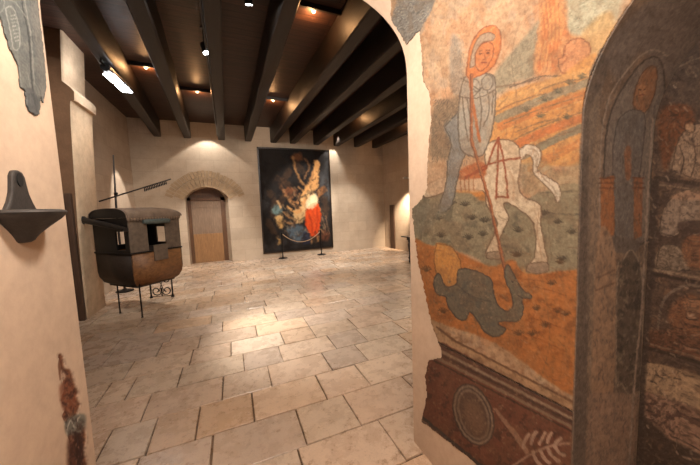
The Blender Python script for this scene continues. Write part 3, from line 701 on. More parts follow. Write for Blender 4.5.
# fragment of grey painted ornament on the left wall
F_ = lambda *z: z5(z, 0, 0, 3.575)
lc = Canvas(-60, -160, 60, 150, 3.2, (112, 114, 110), .7, 31)
lc.blot(.5, (140, 138, 130), .6, .08, .08, 3)
for a in (((60,-200),(75,0),(100,130),(112,300),(130,400)),): lc.line(F_(*a), 1.4, (66, 66, 66), .9); 
lc.line(F_((70,-200),(86,0),(108,130),(120,300)), .9, (176, 172, 162), .8)
lc.poly(F_((16,30),(34,22),(50,40),(66,100),(68,160),(60,178),(44,170),(34,110)), (122, 124, 118), .9, 1, out=(186, 184, 174), ow=1)
for k in range(8): y = 52+k*13; lc.line(F_((36+k*2.2, y+4),(52+k*1.8, y)), .9, (196, 194, 184), .8)
lc.line(F_((-40,0),(40,0),(90,60)), 1, (170,168,158), .7); lc.line(F_((-60,60),(10,30),(0,-60)), 1, (160,158,150), .7)
lc.line(F_((95,260),(105,310),(108,380)), 1, (160,158,150), .7); lc.line(F_((88,330),(130,330)), .9, (150,148,140), .7); lc.line(F_((100,130),(145,150),(155,300)), .9, (86,86,84), .6)
lc.poly(F_((105,20),(150,0),(170,330),(140,340),(130,200)), (140, 134, 126), .6, 3)
lc.poly(F_((88,320),(118,320),(138,380),(130,412),(110,405),(95,375)), (92, 92, 92), .7, 2)
lc.hatch(F_((0,-200),(130,-200),(150,400),(90,380)), 1.2, 2.4, (80, 82, 82), .4, .8, 5)
ft = thing('painted_fragment', 'grey painted plaster fragment with ornament on the left wall above the stoup', 'fresco', (XL, 1.4, 2.0))
KL = edge_keep(F_((-400,-900),(-200,-300),(-60,-60),(0,60),(32,170),(62,225),(72,310),(88,325),(92,375),(108,404),(128,414),(140,405),(145,340),(152,370),(160,330),(165,300),(156,190),(146,110),(138,40),(134,0),(100,-900)), 1.2, 7)
Gl = wall_sheet(-1, np.arange(.9, YE-.004, .004), .004, 1.7, .46)
painted_mesh('painted_layer', Gl, lc, KL, M['fresco'], ft)

# ------------------------------------------------------------------ the niche paintings
def niche_canvas():
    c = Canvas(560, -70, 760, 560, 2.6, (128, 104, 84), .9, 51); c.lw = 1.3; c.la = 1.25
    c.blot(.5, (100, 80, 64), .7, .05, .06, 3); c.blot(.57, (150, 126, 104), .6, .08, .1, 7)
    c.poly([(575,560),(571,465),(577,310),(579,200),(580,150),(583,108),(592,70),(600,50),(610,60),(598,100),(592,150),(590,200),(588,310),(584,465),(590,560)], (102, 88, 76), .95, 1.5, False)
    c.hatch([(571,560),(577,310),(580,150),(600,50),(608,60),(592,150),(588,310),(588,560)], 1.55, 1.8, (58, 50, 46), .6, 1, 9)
    c.poly([(588,110),(599,90),(600,180),(599,300),(590,460),(586,300)], (140, 120, 100), .6, 2, False)
    c.poly([(610,40),(700,-40),(760,-40),(760,120),(690,110),(660,70),(640,52),(618,80)], (112, 100, 92), .8, 6)
    # saint in his painted arch
    arch = [(603,240),(604,150),(612,108),(630,76),(648,58),(660,62),(664,90),(656,130),(650,180),(648,240)]
    c.poly(arch, (118, 106, 96), .9, 2, out=(62, 52, 46), ow=1.4); c.line([(599,240),(600,150),(608,100),(628,68),(650,50),(667,56)], 1.2, (156, 138, 122), .8)
    c.poly([(632,104),(636,84),(646,68),(656,68),(655,88),(648,108),(638,116)], (150, 100, 66), .92, 1.5, out=(84, 52, 34)); c.ell(641, 91, 4.6, 6.4, .2, (176, 122, 82), .97, 1); c.line([(638,90),(640,90)], .8, (70,40,28)); c.line([(643,90),(645,89)], .8, (70,40,28)); c.line([(639,95),(643,95)], .7, (110,50,36))
    c.poly([(612,150),(618,120),(632,110),(644,116),(642,150),(636,200),(634,240),(616,240),(613,200)], (108, 100, 94), .92, 2, out=(60, 54, 50)); c.hatch([(612,120),(644,112),(636,250),(612,250)], 1.45, 2.4, (74, 70, 66), .5, .9, 13)
    c.poly([(624,150),(630,148),(630,176),(625,178)], (150, 86, 50), .7, 1.5)
    c.poly([(600,178),(613,176),(614,232),(612,240),(600,240)], (166, 100, 56), .92, 1.2, False); c.poly([(633,178),(642,178),(641,236),(633,240)], (150, 92, 56), .9, 1.2, False)
    for y in (178, 183, 188): c.line([(599,y),(614,y)], 1.1, (108, 58, 34), .9); c.line([(632,y),(643,y)], 1.1, (100, 54, 34), .9)
    c.poly([(602,236),(636,240),(634,252),(604,250)], (92, 82, 74), .9, 1.5)
    c.poly([(596,246),(612,240),(616,300),(612,400),(602,465),(590,465)], (160, 126, 98), .85, 2); c.line([(596,278),(614,270)], 1.4, (122, 92, 70)); c.line([(595,290),(614,283)], 1.4, (118, 88, 66))
    c.poly([(615,560),(616,290),(622,262),(630,250),(638,262),(642,290),(640,390),(628,394),(616,392)], (84, 72, 60), .93, 1.5, False, out=(150, 132, 112), ow=1); c.blot(.5, (54, 46, 40), .8, .2, .16, 21, [(616,260),(641,260),(640,390),(616,390)]); c.blot(.6, (140, 124, 100), .7, .3, .25, 23, [(616,260),(641,260),(640,390),(616,390)])
    c.poly([(588,392),(636,394),(628,560),(582,560)], (150, 122, 102), .85, 3, False); c.hatch([(588,392),(634,394),(626,520),(584,520)], 1.5, 3, (112, 82, 64), .4, 1, 27)
    c.line([(652,120),(647,200),(643,270),(640,320),(634,380),(628,470)], 1.6, (162, 142, 124), .85)
    c.blot(.52, (84, 72, 62), .3, .22, .12, 111); c.blot(.58, (62, 54, 48), .3, .5, .3, 113); c.blot(.63, (168, 150, 132), .25, .5, .35, 115)
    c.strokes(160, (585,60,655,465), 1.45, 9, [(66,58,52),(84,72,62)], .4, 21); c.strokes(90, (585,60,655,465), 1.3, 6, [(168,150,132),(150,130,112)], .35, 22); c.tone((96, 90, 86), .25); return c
NC = niche_canvas()
nt = thing('saint_mural', 'faded mural of a standing saint under a painted arch on the niche side', 'fresco', (1.27, YN, .2))
xs = np.arange(XR-.004, XN-.003, .0035); pts = [(YN, z) for z in np.arange(.004, NSP, .004)]
NLp = [(NYC+NHW*math.cos(a), NSP+NRISE*math.sin(a)) for a in np.linspace(.001, PI*.6, 240)]
G = []
for (y, z) in pts: G.append([(x, y-.003, z) for x in xs])
for (y, z) in NLp: G.append([(x, NYC+(y-NYC)*.9945, NSP+(z-NSP)*.993) for x in xs])
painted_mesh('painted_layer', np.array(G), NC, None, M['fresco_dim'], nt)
def register_canvas():
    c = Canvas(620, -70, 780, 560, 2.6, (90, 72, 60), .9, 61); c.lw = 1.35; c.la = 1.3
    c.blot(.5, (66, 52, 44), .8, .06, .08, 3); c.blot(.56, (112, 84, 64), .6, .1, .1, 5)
    c.poly([(650,40),(780,-30),(780,105),(700,108),(668,96)], (78, 66, 58), .7, 8); c.line([(672,70),(700,58),(740,50)], 1.3, (120,104,90), .7); c.ell(693, 72, 7, 6, 0, (110, 96, 84), .6, 1, ring=1.4)
    c.poly([(660,112),(690,106),(694,130),(676,150),(664,170)], (106, 64, 40), .9, 4)
    pf = (164, 138, 114)
    c.poly([(672,170),(678,142),(688,128),(700,124),(720,130),(726,178),(700,180)], pf, .9, 2, out=(74,58,48)); c.ell(690, 128, 4.5, 5, 0, (170,136,106), .9, 1); c.line([(680,146),(684,160),(680,176)], .9, (70,54,46)); c.line([(692,138),(696,156),(692,176)], .9, (70,54,46)); c.line([(684,140),(696,146),(708,142)], 1, (76,58,48)); c.ell(690, 127, 6, 6.6, 0, (60,46,38), .8, .8, ring=1); c.hatch([(672,140),(720,126),(726,178),(672,178)], 1.2, 2.6, (92, 76, 64), .7, .9, 7)
    c.line([(656,178),(700,184),(770,190)], 3, (62, 50, 42), .9); c.line([(656,184),(700,190),(770,197)], 1.2, (132, 112, 94), .7)
    c.poly([(660,232),(664,208),(680,192),(700,190),(730,196),(730,228),(690,226),(676,236)], (142, 124, 108), .92, 2, out=(62,50,42)); c.poly([(670,198),(690,190),(720,194),(700,200)], (172, 134, 108), .7, 2); c.poly([(680,222),(720,222),(720,236),(684,236)], (70, 54, 46), .9, 2)
    c.poly([(656,268),(662,246),(680,248),(690,270)], (138, 122, 104), .85, 2, out=(70,58,48)); c.poly([(684,240),(720,236),(724,270),(690,268)], (132, 86, 58), .8, 3); c.hatch([(656,240),(724,236),(724,272),(656,268)], .6, 3, (60,48,40), .6, 1, 11)
    c.line([(644,268),(700,278),(770,290)], 2, (140, 118, 98), .85); c.line([(644,272),(700,283),(770,296)], 2.4, (52, 42, 36), .9); c.line([(650,270),(646,320),(644,356)], 1.4, (120, 100, 84), .7)
    c.line([(658,330),(664,300),(684,286),(710,284)], 2, (112, 98, 86), .85); c.poly([(668,320),(680,298),(716,292),(720,330),(690,336)], (134, 88, 60), .8, 4); c.poly([(684,300),(706,296),(708,306),(688,310)], (160, 118, 88), .7, 2)
    c.poly([(650,330),(720,336),(720,356),(648,350)], (110, 70, 48), .7, 4); c.hatch([(650,300),(720,296),(720,360),(648,352)], .4, 3, (54,42,34), .7, 1, 13)
    c.line([(640,346),(700,362),(770,380)], 2.6, (56, 46, 38), .9); c.line([(642,342),(700,357),(770,374)], 1.1, (130,108,90), .6)
    c.poly([(641,388),(642,362),(660,364),(700,374),(770,390),(770,428),(700,410),(660,396)], (172, 144, 114), .95, 1.6, False); c.blot(.55, (140, 110, 84), .7, .12, .3, 17, [(641,364),(770,390),(770,428),(642,390)])
    c.poly([(634,392),(660,396),(700,410),(770,428),(770,470),(700,446),(672,440),(650,420)], (150, 118, 98), .92, 2); c.blot(.48, (84, 62, 52), .9, .22, .26, 19, [(634,392),(770,425),(770,470),(650,424)])
    c.poly([(620,560),(628,420),(652,424),(676,444),(700,450),(780,480),(780,560)], (62, 50, 42), .93, 4); c.blot(.58, (104, 78, 60), .6, .2, .2, 23, [(628,430),(770,480),(770,560),(620,560)])
    c.poly([(626,560),(634,380),(642,340),(646,280),(652,180),(660,180),(652,300),(646,380),(640,560)], (60, 50, 44), .8, 3, False)
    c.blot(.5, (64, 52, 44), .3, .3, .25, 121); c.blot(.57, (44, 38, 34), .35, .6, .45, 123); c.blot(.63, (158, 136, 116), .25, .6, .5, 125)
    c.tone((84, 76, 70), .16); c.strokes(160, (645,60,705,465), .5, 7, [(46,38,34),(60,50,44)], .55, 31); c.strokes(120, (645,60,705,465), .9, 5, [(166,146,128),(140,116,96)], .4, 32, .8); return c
rt = thing('register_mural', 'dark worn mural of small scenes in stacked bands on the niche back', 'fresco', (XN, .2, .1))
ys = np.concatenate([np.arange(YN-.002, .37, -.002), np.arange(.37, -.598, -.006)]); zs = np.arange(.004, NSP+NRISE, .0035)
G = np.zeros((len(zs), len(ys), 3)); G[..., 0] = XN-.003; G[..., 1] = ys[None]; G[..., 2] = zs[:, None]
def kn(V): return None
top = lambda y: np.where(np.abs(y-NYC) < NHW, NSP+NRISE*np.sqrt(np.clip(1-((y-NYC)/NHW)**2, 0, 1)), 0)
Yf = G[..., 1].ravel(); Zf = G[..., 2].ravel(); keepn = Zf < top(Yf)-.004
fold = np.where(G[..., 1] > .44, G[..., 1], .44+.115*(1-np.abs(1-np.mod((.44-G[..., 1])/.34, 2))))
H = G.copy(); H[..., 1] = fold
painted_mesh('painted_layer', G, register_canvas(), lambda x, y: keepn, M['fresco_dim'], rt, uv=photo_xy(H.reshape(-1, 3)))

# ------------------------------------------------------------------ hall furnishings
# holy water stoup on the left passage wall
def build_stoup():
    yc, zt = 1.24, 1.630
    t = thing('holy_water_stoup', 'dark grey stone holy water stoup with pointed basin on the cream wall', 'stoup', (XL, yc, zt))
    # back plate: a rounded tongue
    pts = []
    prof = [(.0, .128), (.018, .124), (.029, .108), (.033, .085), (.040, .055), (.054, .027), (.074, .0)]
    right = [(yc+a, zt+b) for a, b in prof]; left = [(yc-a, zt+b) for a, b in prof[1:]][::-1]
    out = left+right
    mb = MB(); mb.prism(out, 0, XL-.005, XL+.013)
    o = mb.build('back_plate', M['stoup'], t)
    md = o.modifiers.new('soft', 'BEVEL'); md.width = .005; md.segments = 2
    mb = MB(); c = (XL+.0135, yc-.003, zt+.098)
    mb.lathe([(0, 0), (.014, 0), (.014, .002), (0, .002)], (0, 0, 0), 16, Matrix.Translation(c) @ Matrix.Scale(1.5, 4, (0, 0, 1)) @ Matrix.Rotation(PI/2, 4, 'Y'))
    mb.build('hole', M['hole'], t)
    # half-round basin tapering down to a blunt point
    mb = MB()
    pr = [(0, .0), (.075, .0), (.1, .003), (.111, .0), (.114, -.006), (.110, -.014), (.098, -.028), (.080, -.043), (.063, -.058), (.048, -.072), (.037, -.085), (.031, -.095), (.022, -.101), (0, -.103)]
    mb.lathe([(r, z) for r, z in pr], (XL-.004, yc, zt), 28, None, PI, -PI/2)
    o = mb.build('basin', M['stoup'], t); smooth_angle(o, 50)
build_stoup()

# the litter: leather-covered sedan body on thin iron legs
def build_litter():
    th = PI/4; N = (-1.422, 5.2); ux, uy = math.cos(th), math.sin(th)
    X = Matrix(((ux, -uy, 0, N[0]), (uy, ux, 0, N[1]), (0, 0, 1, 0), (0, 0, 0, 1)))
    L, W = .82, .92; zb, zm, ze = .50, 1.03, 1.575
    t = thing('sedan_litter', 'old dark leather-covered sedan litter with open windows on thin iron legs', 'litter', (N[0], N[1], 0))
    def b(mb, name, mat, par=t, sm=None):
        o = mb.build(name, mat, None, xf=X)
        o.parent = par; o.data.transform(Matrix.Translation((t.location)).inverted())
        if sm: smooth_angle(o, sm)
        return o
    T = .025
    # lower hull with a rounded belly
    prof = [(0, zm), (0, .72), (.012, .62), (.05, .53), (.12, .475), (.24, .455)]
    ring = lambda ins, z: [(ins, ins, z), (L-ins, ins, z), (L-ins, W-ins, z), (ins, W-ins, z)]
    def hull(face):
        mb = MB()
        for (i0, z0), (i1, z1) in zip(prof, prof[1:]):
            A, B = ring(i0, z0), ring(i1, z1)
            k = face; q = (k+1) % 4
            mb.grid([[A[k], A[q]], [B[k], B[q]]])
        return mb
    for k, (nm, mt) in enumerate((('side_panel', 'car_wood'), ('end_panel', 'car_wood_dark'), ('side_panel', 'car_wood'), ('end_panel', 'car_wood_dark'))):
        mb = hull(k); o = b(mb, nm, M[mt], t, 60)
        md = o.modifiers.new('t', 'SOLIDIFY'); md.thickness = .012
    mb = MB(); mb.box((.1, .1, .468), (L-.1, W-.1, .485)); b(mb, 'floor_board', M['car_wood_dark'])
    # rail between wood and leather
    mb = MB(); mb.box((-.012, -.012, zm-.012), (L+.012, .01, zm+.012)).box((-.012, W-.01, zm-.012), (L+.012, W+.012, zm+.012)).box((-.012, 0, zm-.012), (.01, W, zm+.012)).box((L-.01, 0, zm-.012), (L+.012, W, zm+.012))
    b(mb, 'rail', M['leather_dark'])
    # upper walls with openings
    w0, w1 = .27, .56
    wz0, wz1 = 1.12, 1.47
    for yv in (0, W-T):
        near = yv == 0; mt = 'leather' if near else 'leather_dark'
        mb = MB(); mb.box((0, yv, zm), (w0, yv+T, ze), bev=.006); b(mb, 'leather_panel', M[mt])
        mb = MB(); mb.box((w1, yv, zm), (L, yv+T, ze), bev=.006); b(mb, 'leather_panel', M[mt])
        mb = MB(); mb.box((w0, yv, zm), (w1, yv+T, wz0)).box((w0, yv, wz1), (w1, yv+T, ze)); b(mb, 'window_rail', M['leather_dark'])
    # flap below the near window and the rolled blind above it
    mb = MB(); mb.box((w0+.06, -.022, .865), (w1-.0, -.006, wz0+.005), bev=.005); b(mb, 'leather_flap', M['leather'])
    mb = MB(); mb.tube([(w0-.07, -.035, wz1+.035), (w0-.03, -.035, wz1+.035), (w1+.02, -.035, wz1+.035), (w1+.06, -.035, wz1+.035)], [.03, .04, .04, .03], 12)
    b(mb, 'rolled_blind', M['blind'], t, 40)
    # ends: near end has one small opening
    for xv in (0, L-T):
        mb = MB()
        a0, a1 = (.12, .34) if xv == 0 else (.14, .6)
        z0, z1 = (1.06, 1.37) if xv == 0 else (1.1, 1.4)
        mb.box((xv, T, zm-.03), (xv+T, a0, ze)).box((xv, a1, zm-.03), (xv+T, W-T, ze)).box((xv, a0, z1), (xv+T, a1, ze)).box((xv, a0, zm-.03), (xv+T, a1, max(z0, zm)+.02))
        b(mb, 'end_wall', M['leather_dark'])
    # barrel roof with rounded far end
    mb = MB(); rows = []; n = 14
    for u, k in ((-.035, .94), (-.035, 1), (.0, 1.), (.3, 1.04), (.55, 1.04), (.72, 1.), (.81, .9), (.85, .72), (.862, .5)):
        r = []
        for i in range(n+1):
            a = PI*i/n; r.append((u, W/2-(W/2+.035)*math.copysign(abs(math.cos(a))**.7, math.cos(a)), ze+.005+.155*k*math.sin(a)**.8))
        rows.append(r)
    mb.grid(rows); mb.b.verts.ensure_lookup_table()
    mb.b.faces.new(list(mb.b.verts)[-(n+1):])
    b(mb, 'roof', M['leather_roof'], t, 50)
    mb = MB(); mb.prism([(r_[1], r_[2]) for r_ in rows[1]], 0, -.02, -.012); b(mb, 'gable', M['leather_dark'])
    # scalloped valance with nail heads along the eaves
    mb = MB(); s = .045; nn = int((L+.05)/s)
    for i in range(nn):
        x = -.03+i*s; q = [(x, ze+.012), (x+s, ze+.012), (x+s, ze-.012), (x+s*.75, ze-.042), (x+s*.5, ze-.05), (x+s*.25, ze-.042), (x, ze-.012)]
        mb.prism(q, 1, -.034, -.026)
    b(mb, 'valance', M['leather_roof'])
    mb = MB()
    for i in range(nn): mb.box((-.03+i*s+.016, -.035, ze-.018), (-.03+i*s+.028, -.03, ze-.006))
    b(mb, 'nail_row', M['rope'])
    # carrying pole hanging slantwise across the near end
    mb = MB(); mb.tube([(-.12, 1.0, 1.575), (-.10, .94, 1.565), (-.09, .92, 1.56), (-.07, .45, 1.49), (-.05, -.03, 1.405)], [.055, .068, .046, .043, .036], 12)
    b(mb, 'carrying_pole', M['leather_dark'], t, 40)
    # iron legs
    legs = [(*(X.inverted() @ Vector((a, b_, 0)))[:2], .56) for a, b_ in ((-1.39, 5.31), (-1.80, 5.74))]
    for (u, v, zt) in (*legs,):
        mb = MB(); mb.tube([(u, v, zt), (u, v, .0)], .011, 8); mb.lathe([(.02, 0), (.02, .006), (.011, .012)], (u, v, 0), 10)
        b(mb, 'leg', M['iron'])
    # scrollwork stand below the far end
    P, Q = X.inverted() @ Vector(tuple(at_z((151.5, 298)))), X.inverted() @ Vector(tuple(at_z((173, 296.5))))
    P.z = Q.z = 0; d = Q-P; wv = d.length; e = d.normalized()
    for base in (P, Q):
        mb = MB(); mb.tube([base+Vector((0, 0, .62)), base], .014, 8); mb.lathe([(0, 0), (.03, .0), (.03, .012), (.018, .04), (.014, .05)], base, 10)
        b(mb, 'leg', M['iron'])
    mb = MB(); at = lambda s_, z: P+e*(s_*wv)+Vector((0, 0, z))
    mb.tube([at(0, .025), at(1, .025)], .008, 6); mb.tube([at(0, .47), at(1, .47)], .008, 6)
    def spiral(cx, cz, r, a0, turns, sg):
        return [at(cx+sg*(r*(1-k/26*.8))*math.cos(a0+2*PI*turns*k/26)/wv, cz+(r*(1-k/26*.8))*math.sin(a0+2*PI*turns*k/26)) for k in range(27)]
    for cx, sg in ((.27, 1), (.73, -1)):
        mb.tube(spiral(cx, .35, .105, -.5, 1.3, sg), .01, 6); mb.tube(spiral(cx, .135, .105, .5, -1.3, sg), .01, 6)
    mb.tube([at(.5, .03), at(.4, .14), at(.5, .25), at(.6, .36), at(.5, .47)], .007, 6); mb.tube([at(.5, .03), at(.6, .14), at(.5, .25), at(.4, .36), at(.5, .47)], .007, 6)
    b(mb, 'scroll_panel', M['iron'])
build_litter()

# upright rod with a slanting toothed bar, behind the litter
def build_rods():
    p = at_y((116.5, 212), 7.4); zt = at_y((112, 155), 7.4)
    t = thing('rod_stand', 'thin dark upright rod crossed by a slanting toothed bar behind the litter', 'rod', (p[0], 7.4, 0))
    MB().tube([(p[0], 7.4, 0), (p[0], 7.4, 1.7), (zt[0]+.02, 7.4, zt[2])], [.022, .022, .012], 8).build('upright_rod', M['table'], t)
    MB().lathe([(.16, 0), (.16, .02), (.05, .04), (.03, .06)], (p[0], 7.4, 0), 16).build('foot', M['iron'], t)
    a = at_y((99, 201.5), 7.36); c = at_y((171, 179), 7.36)
    MB().tube([a, c], [.016, .013], 8).build('slanting_bar', M['table'], t)
    q0, q1 = at_y((144, 190), 7.36), at_y((167, 182.5), 7.36); mb = MB(); n = 14
    for i in range(n):
        f = i/n; x = q0[0]+(q1[0]-q0[0])*f; z = q0[2]+(q1[2]-q0[2])*f; w = (q1[0]-q0[0])/n
        mb.prism([(x, z+.055), (x+w*.55, z+.06), (x+w*.8, z-.03), (x+w*.2, z-.035)], 1, 7.352, 7.368)
    mb.tube([(q0[0], 7.36, q0[2]-.01), (q1[0], 7.36, q1[2]-.01)], .008, 6)
    mb.build('toothed_blade', M['iron'], t)
    o = MB().lathe([(.0, -.04), (.035, -.03), (.035, .03), (0, .04)], at_y((116, 194), 7.4), 10).build('collar', M['iron'], t)
build_rods()

# the big dark painting on the back wall
def build_painting():
    x0, x1, z0, z1 = .945, 3.45, .165, 3.715; y = YB
    t = thing('oil_painting', 'huge dark oil painting with a red-robed figure on the back wall', 'painting', ((x0+x1)/2, y, z0))
    f = .045; mb = MB()
    mb.box((x0, y-.05, z0), (x0+f, y-.001, z1)).box((x1-f, y-.05, z0), (x1, y-.001, z1)).box((x0, y-.05, z0), (x1, y-.001, z0+f)).box((x0, y-.05, z1-f), (x1, y-.001, z1))
    mb.build('picture_frame', M['frame'], t)
    # canvas in 0..100 x 0..142 units
    c = Canvas(-1, -1, 101, 143, 3, (38, 34, 32), 2.2, 12); c.ls = 2.6; c.lw = 1.3
    c.blot(.5, (58, 56, 56), .7, .04, .03, 5); c.blot(.56, (30, 24, 22), .8, .06, .05, 8)
    for q in (((24,40),(38,50),(34,62)),((30,66),(22,84)),((52,20),(60,30)),((84,84),(92,92)),((40,30),(30,44)),((12,60),(18,74),(14,90)),((8,100),(14,114)),((60,126),(74,130),(84,126)),((90,70),(94,84))): c.line(q, 7, (92, 64, 44), .45)
    for q in (((34,58),(40,74),(48,80)),((52,52),(60,60),(58,70)),((28,86),(36,94),(44,98)),((70,48),(66,58)),((86,60),(80,70),(78,76)),((30,100),(40,104)),((66,124),(68,134)),((76,120),(78,132))): c.line(q, 2.2, (176, 126, 80), .75)
    c.poly([(88,30),(100,18),(100,70),(84,52)], (92, 92, 94), .7, 9)
    sk = (206, 150, 92)
    c.poly([(44,8),(58,4),(60,14),(48,14)], (120, 74, 46), .8, 4)
    c.line([(47,10),(50,28),(58,46),(64,50)], 2.6, (150, 106, 66)); c.line([(64,12),(70,22),(62,40)], 2, (120, 84, 56)); c.line([(76,30),(70,44),(62,56)], 3, (160,112,70))
    c.poly([(78,14),(86,16),(84,34),(82,52),(72,60),(60,74),(54,70),(60,56),(70,46),(76,34)], sk, .95, 3)
    c.poly([(62,62),(72,56),(78,68),(70,78),(60,80),(56,70)], (224, 178, 120), .95, 3); c.poly([(56,74),(64,66),(62,84),(54,86)], (196, 140, 88), .9, 3)
    c.poly([(66,70),(78,66),(80,76),(70,84),(62,82)], (236, 212, 168), .9, 3)
    c.poly([(80,58),(92,50),(92,60),(84,66)], (140, 92, 56), .9, 3); c.ell(92, 56, 4, 4, 0, (156, 104, 66), .8, 2)
    c.poly([(70,78),(80,76),(84,90),(82,106),(78,122),(70,124),(62,112),(60,98),(62,86)], (196, 66, 26), 1, 2.5)
    c.poly([(70,82),(78,80),(80,96),(74,112),(68,100)], (216, 84, 34), .8, 4); c.line([(66,92),(70,106),(70,120)], 1.6, (130, 38, 18), .7); c.line([(78,86),(79,100),(74,118)], 1.4, (140, 42, 18), .6)
    c.poly([(30,56),(40,52),(50,58),(46,66),(36,66)], (124, 76, 50), .85, 3); c.line([(34,64),(42,72),(50,74)], 2.4, (150, 104, 66)); c.line([(26,48),(32,60),(40,66)], 2.6, (130,86,56))
    c.poly([(46,84),(58,78),(62,90),(56,102),(46,104),(42,94)], (214, 172, 118), .9, 3); c.line([(36,80),(46,88),(54,86)], 2.4, sk); c.line([(40,72),(50,84)], 2, (186,134,86)); c.line([(54,62),(50,76),(54,86)], 2, (180,128,84))
    c.ell(22, 96, 5.5, 7, .2, (202, 160, 104), .95, 3); c.ell(24, 104, 4.5, 6, -.2, (196, 148, 88), .9, 3); c.poly([(14,80),(22,76),(28,84),(22,90),(14,88)], (110, 136, 134), .85, 4)
    c.line([(22,72),(25,80)], 3, (188, 148, 104)); c.line([(18,122),(22,128),(20,132)], 2.4, (180, 140, 90)); c.line([(46,100),(38,110)], 2, (170,120,78))
    c.poly([(32,112),(46,106),(60,112),(62,126),(48,132),(36,126)], (84, 96, 106), .85, 5); c.poly([(56,118),(64,116),(66,134),(54,134)], (40, 40, 56), .8, 3)
    c.line([(86,98),(90,112),(92,126)], 1.6, (132, 100, 76)); c.line([(92,96),(94,110),(96,122)], 1.4, (120, 92, 70)); c.poly([(84,116),(96,122),(94,132),(84,130)], (116, 66, 46), .7, 4)
    c.strokes(120, (12,40,96,134), -1., 7, [(30,24,22),(60,44,34),(46,38,34)], .6, 41, 1.6); c.strokes(60, (30,50,88,126), 1.1, 5, [(206,160,108),(150,104,66),(226,190,140)], .4, 42, 1.1)
    c.poly([(70,78),(80,76),(84,90),(82,106),(78,122),(70,124),(62,112),(60,98),(62,86)], (200, 70, 28), .8, 3); c.line([(66,92),(70,106),(70,120)], 1.2, (130, 38, 18), .7); c.line([(78,86),(79,100),(74,118)], 1.2, (140, 42, 18), .6)
    c.poly([(66,68),(78,62),(80,76),(70,84),(62,80)], (240, 218, 176), .7, 3)
    c.blot(.62, (26, 22, 22), .35, .12, .1, 31)
    n, m = 132, 186; V = np.zeros((m, n, 3)); gx = np.linspace(x0+f, x1-f, n); gz = np.linspace(z1-f, z0+f, m)
    V[..., 0] = gx[None]; V[..., 1] = y-.03; V[..., 2] = gz[:, None]
    uu = np.broadcast_to(np.linspace(0, 100, n)[None], (m, n)).ravel(); vv = np.broadcast_to(np.linspace(0, 142, m)[:, None], (m, n)).ravel()
    M['canvas'] = m_paint('oil_canvas', .75, 14, .8, .12, .15)
    painted_mesh('canvas', V, c, None, M['canvas'], t, .006, uv=(uu, vv))
build_painting()

# barrier posts and rope before the painting
def build_barrier():
    t = thing('barrier_post', 'thin black barrier post before the middle of the painting, left of its pair', 'post', (*(at_z((283, 257.5))[:2]*.985), 0), 'barrier posts at the painting')
    MB().lathe([(0, 0), (.15, 0), (.15, .015), (.05, .03), (.02, .045)], tuple(t.location), 20).build('base', M['iron'], t)
    MB().lathe([(.019, .03), (.019, .82), (.026, .83), (.026, .86), (0, .88)], tuple(t.location), 12).build('pole', M['iron'], t)
    q = at_z((321.5, 253)); q = q*(9.55/q[1]); copy_tree(t, (q[0], q[1], 0), 'thin black barrier post near the right edge of the painting')
    a, b = Vector(t.location), Vector((q[0], q[1], 0)); pts = []
    for k in range(25):
        f = k/24; p = a.lerp(b, .022+f*.956); p.z = .81-.30*4*f*(1-f); pts.append(p)
    tag(MB().tube(pts, .014, 8).build('barrier_rope', M['rope'], None), 'pale sagging rope strung between the two barrier posts', 'rope')
build_barrier()

# dark table with a turned leg, mostly behind the opening's edge
def build_table():
    p = at_y((407.5, 266), 6.3); x0 = at_y((398, 239), 6.1)[0]; h = .765
    x0 += .54; t = thing('table', 'dark wooden table with turned legs at the right side of the hall', 'table', (x0+.6, 6.35, 0))
    mb = MB(); mb.box((x0, 6.06, h-.035), (x0+1.16, 6.8, h), bev=.008); mb.build('tabletop', M['table'], t)
    mb = MB(); mb.box((x0+.14, 6.14, h-.12), (x0+1.02, 6.72, h-.035)); mb.build('apron', M['table'], t)
    prof = [(0, 0), (.03, 0), (.045, .03), (.032, .06), (.026, .09), (.05, .12), (.05, .15), (.028, .18), (.03, .3), (.05, .44), (.056, .52), (.036, .57), (.05, .6), (.05, .73)]
    for lx in (x0+.2, x0+.96):
        for ly in (6.2, 6.66): smooth_angle(MB().lathe(prof, (lx, ly, 0), 16).build('leg', M['table'], t), 60)
build_table()
# narrow dark door in the right wall of the hall
ya, yb_ = at_x((390.5, 230), HX1-.03)[1], at_x((394.5, 230), HX1-.03)[1]
d = struct(MB().box((HX1-.05, yb_, 0), (HX1+.001, ya, 1.66), bev=.01).build('door_3', M['door_dark']))

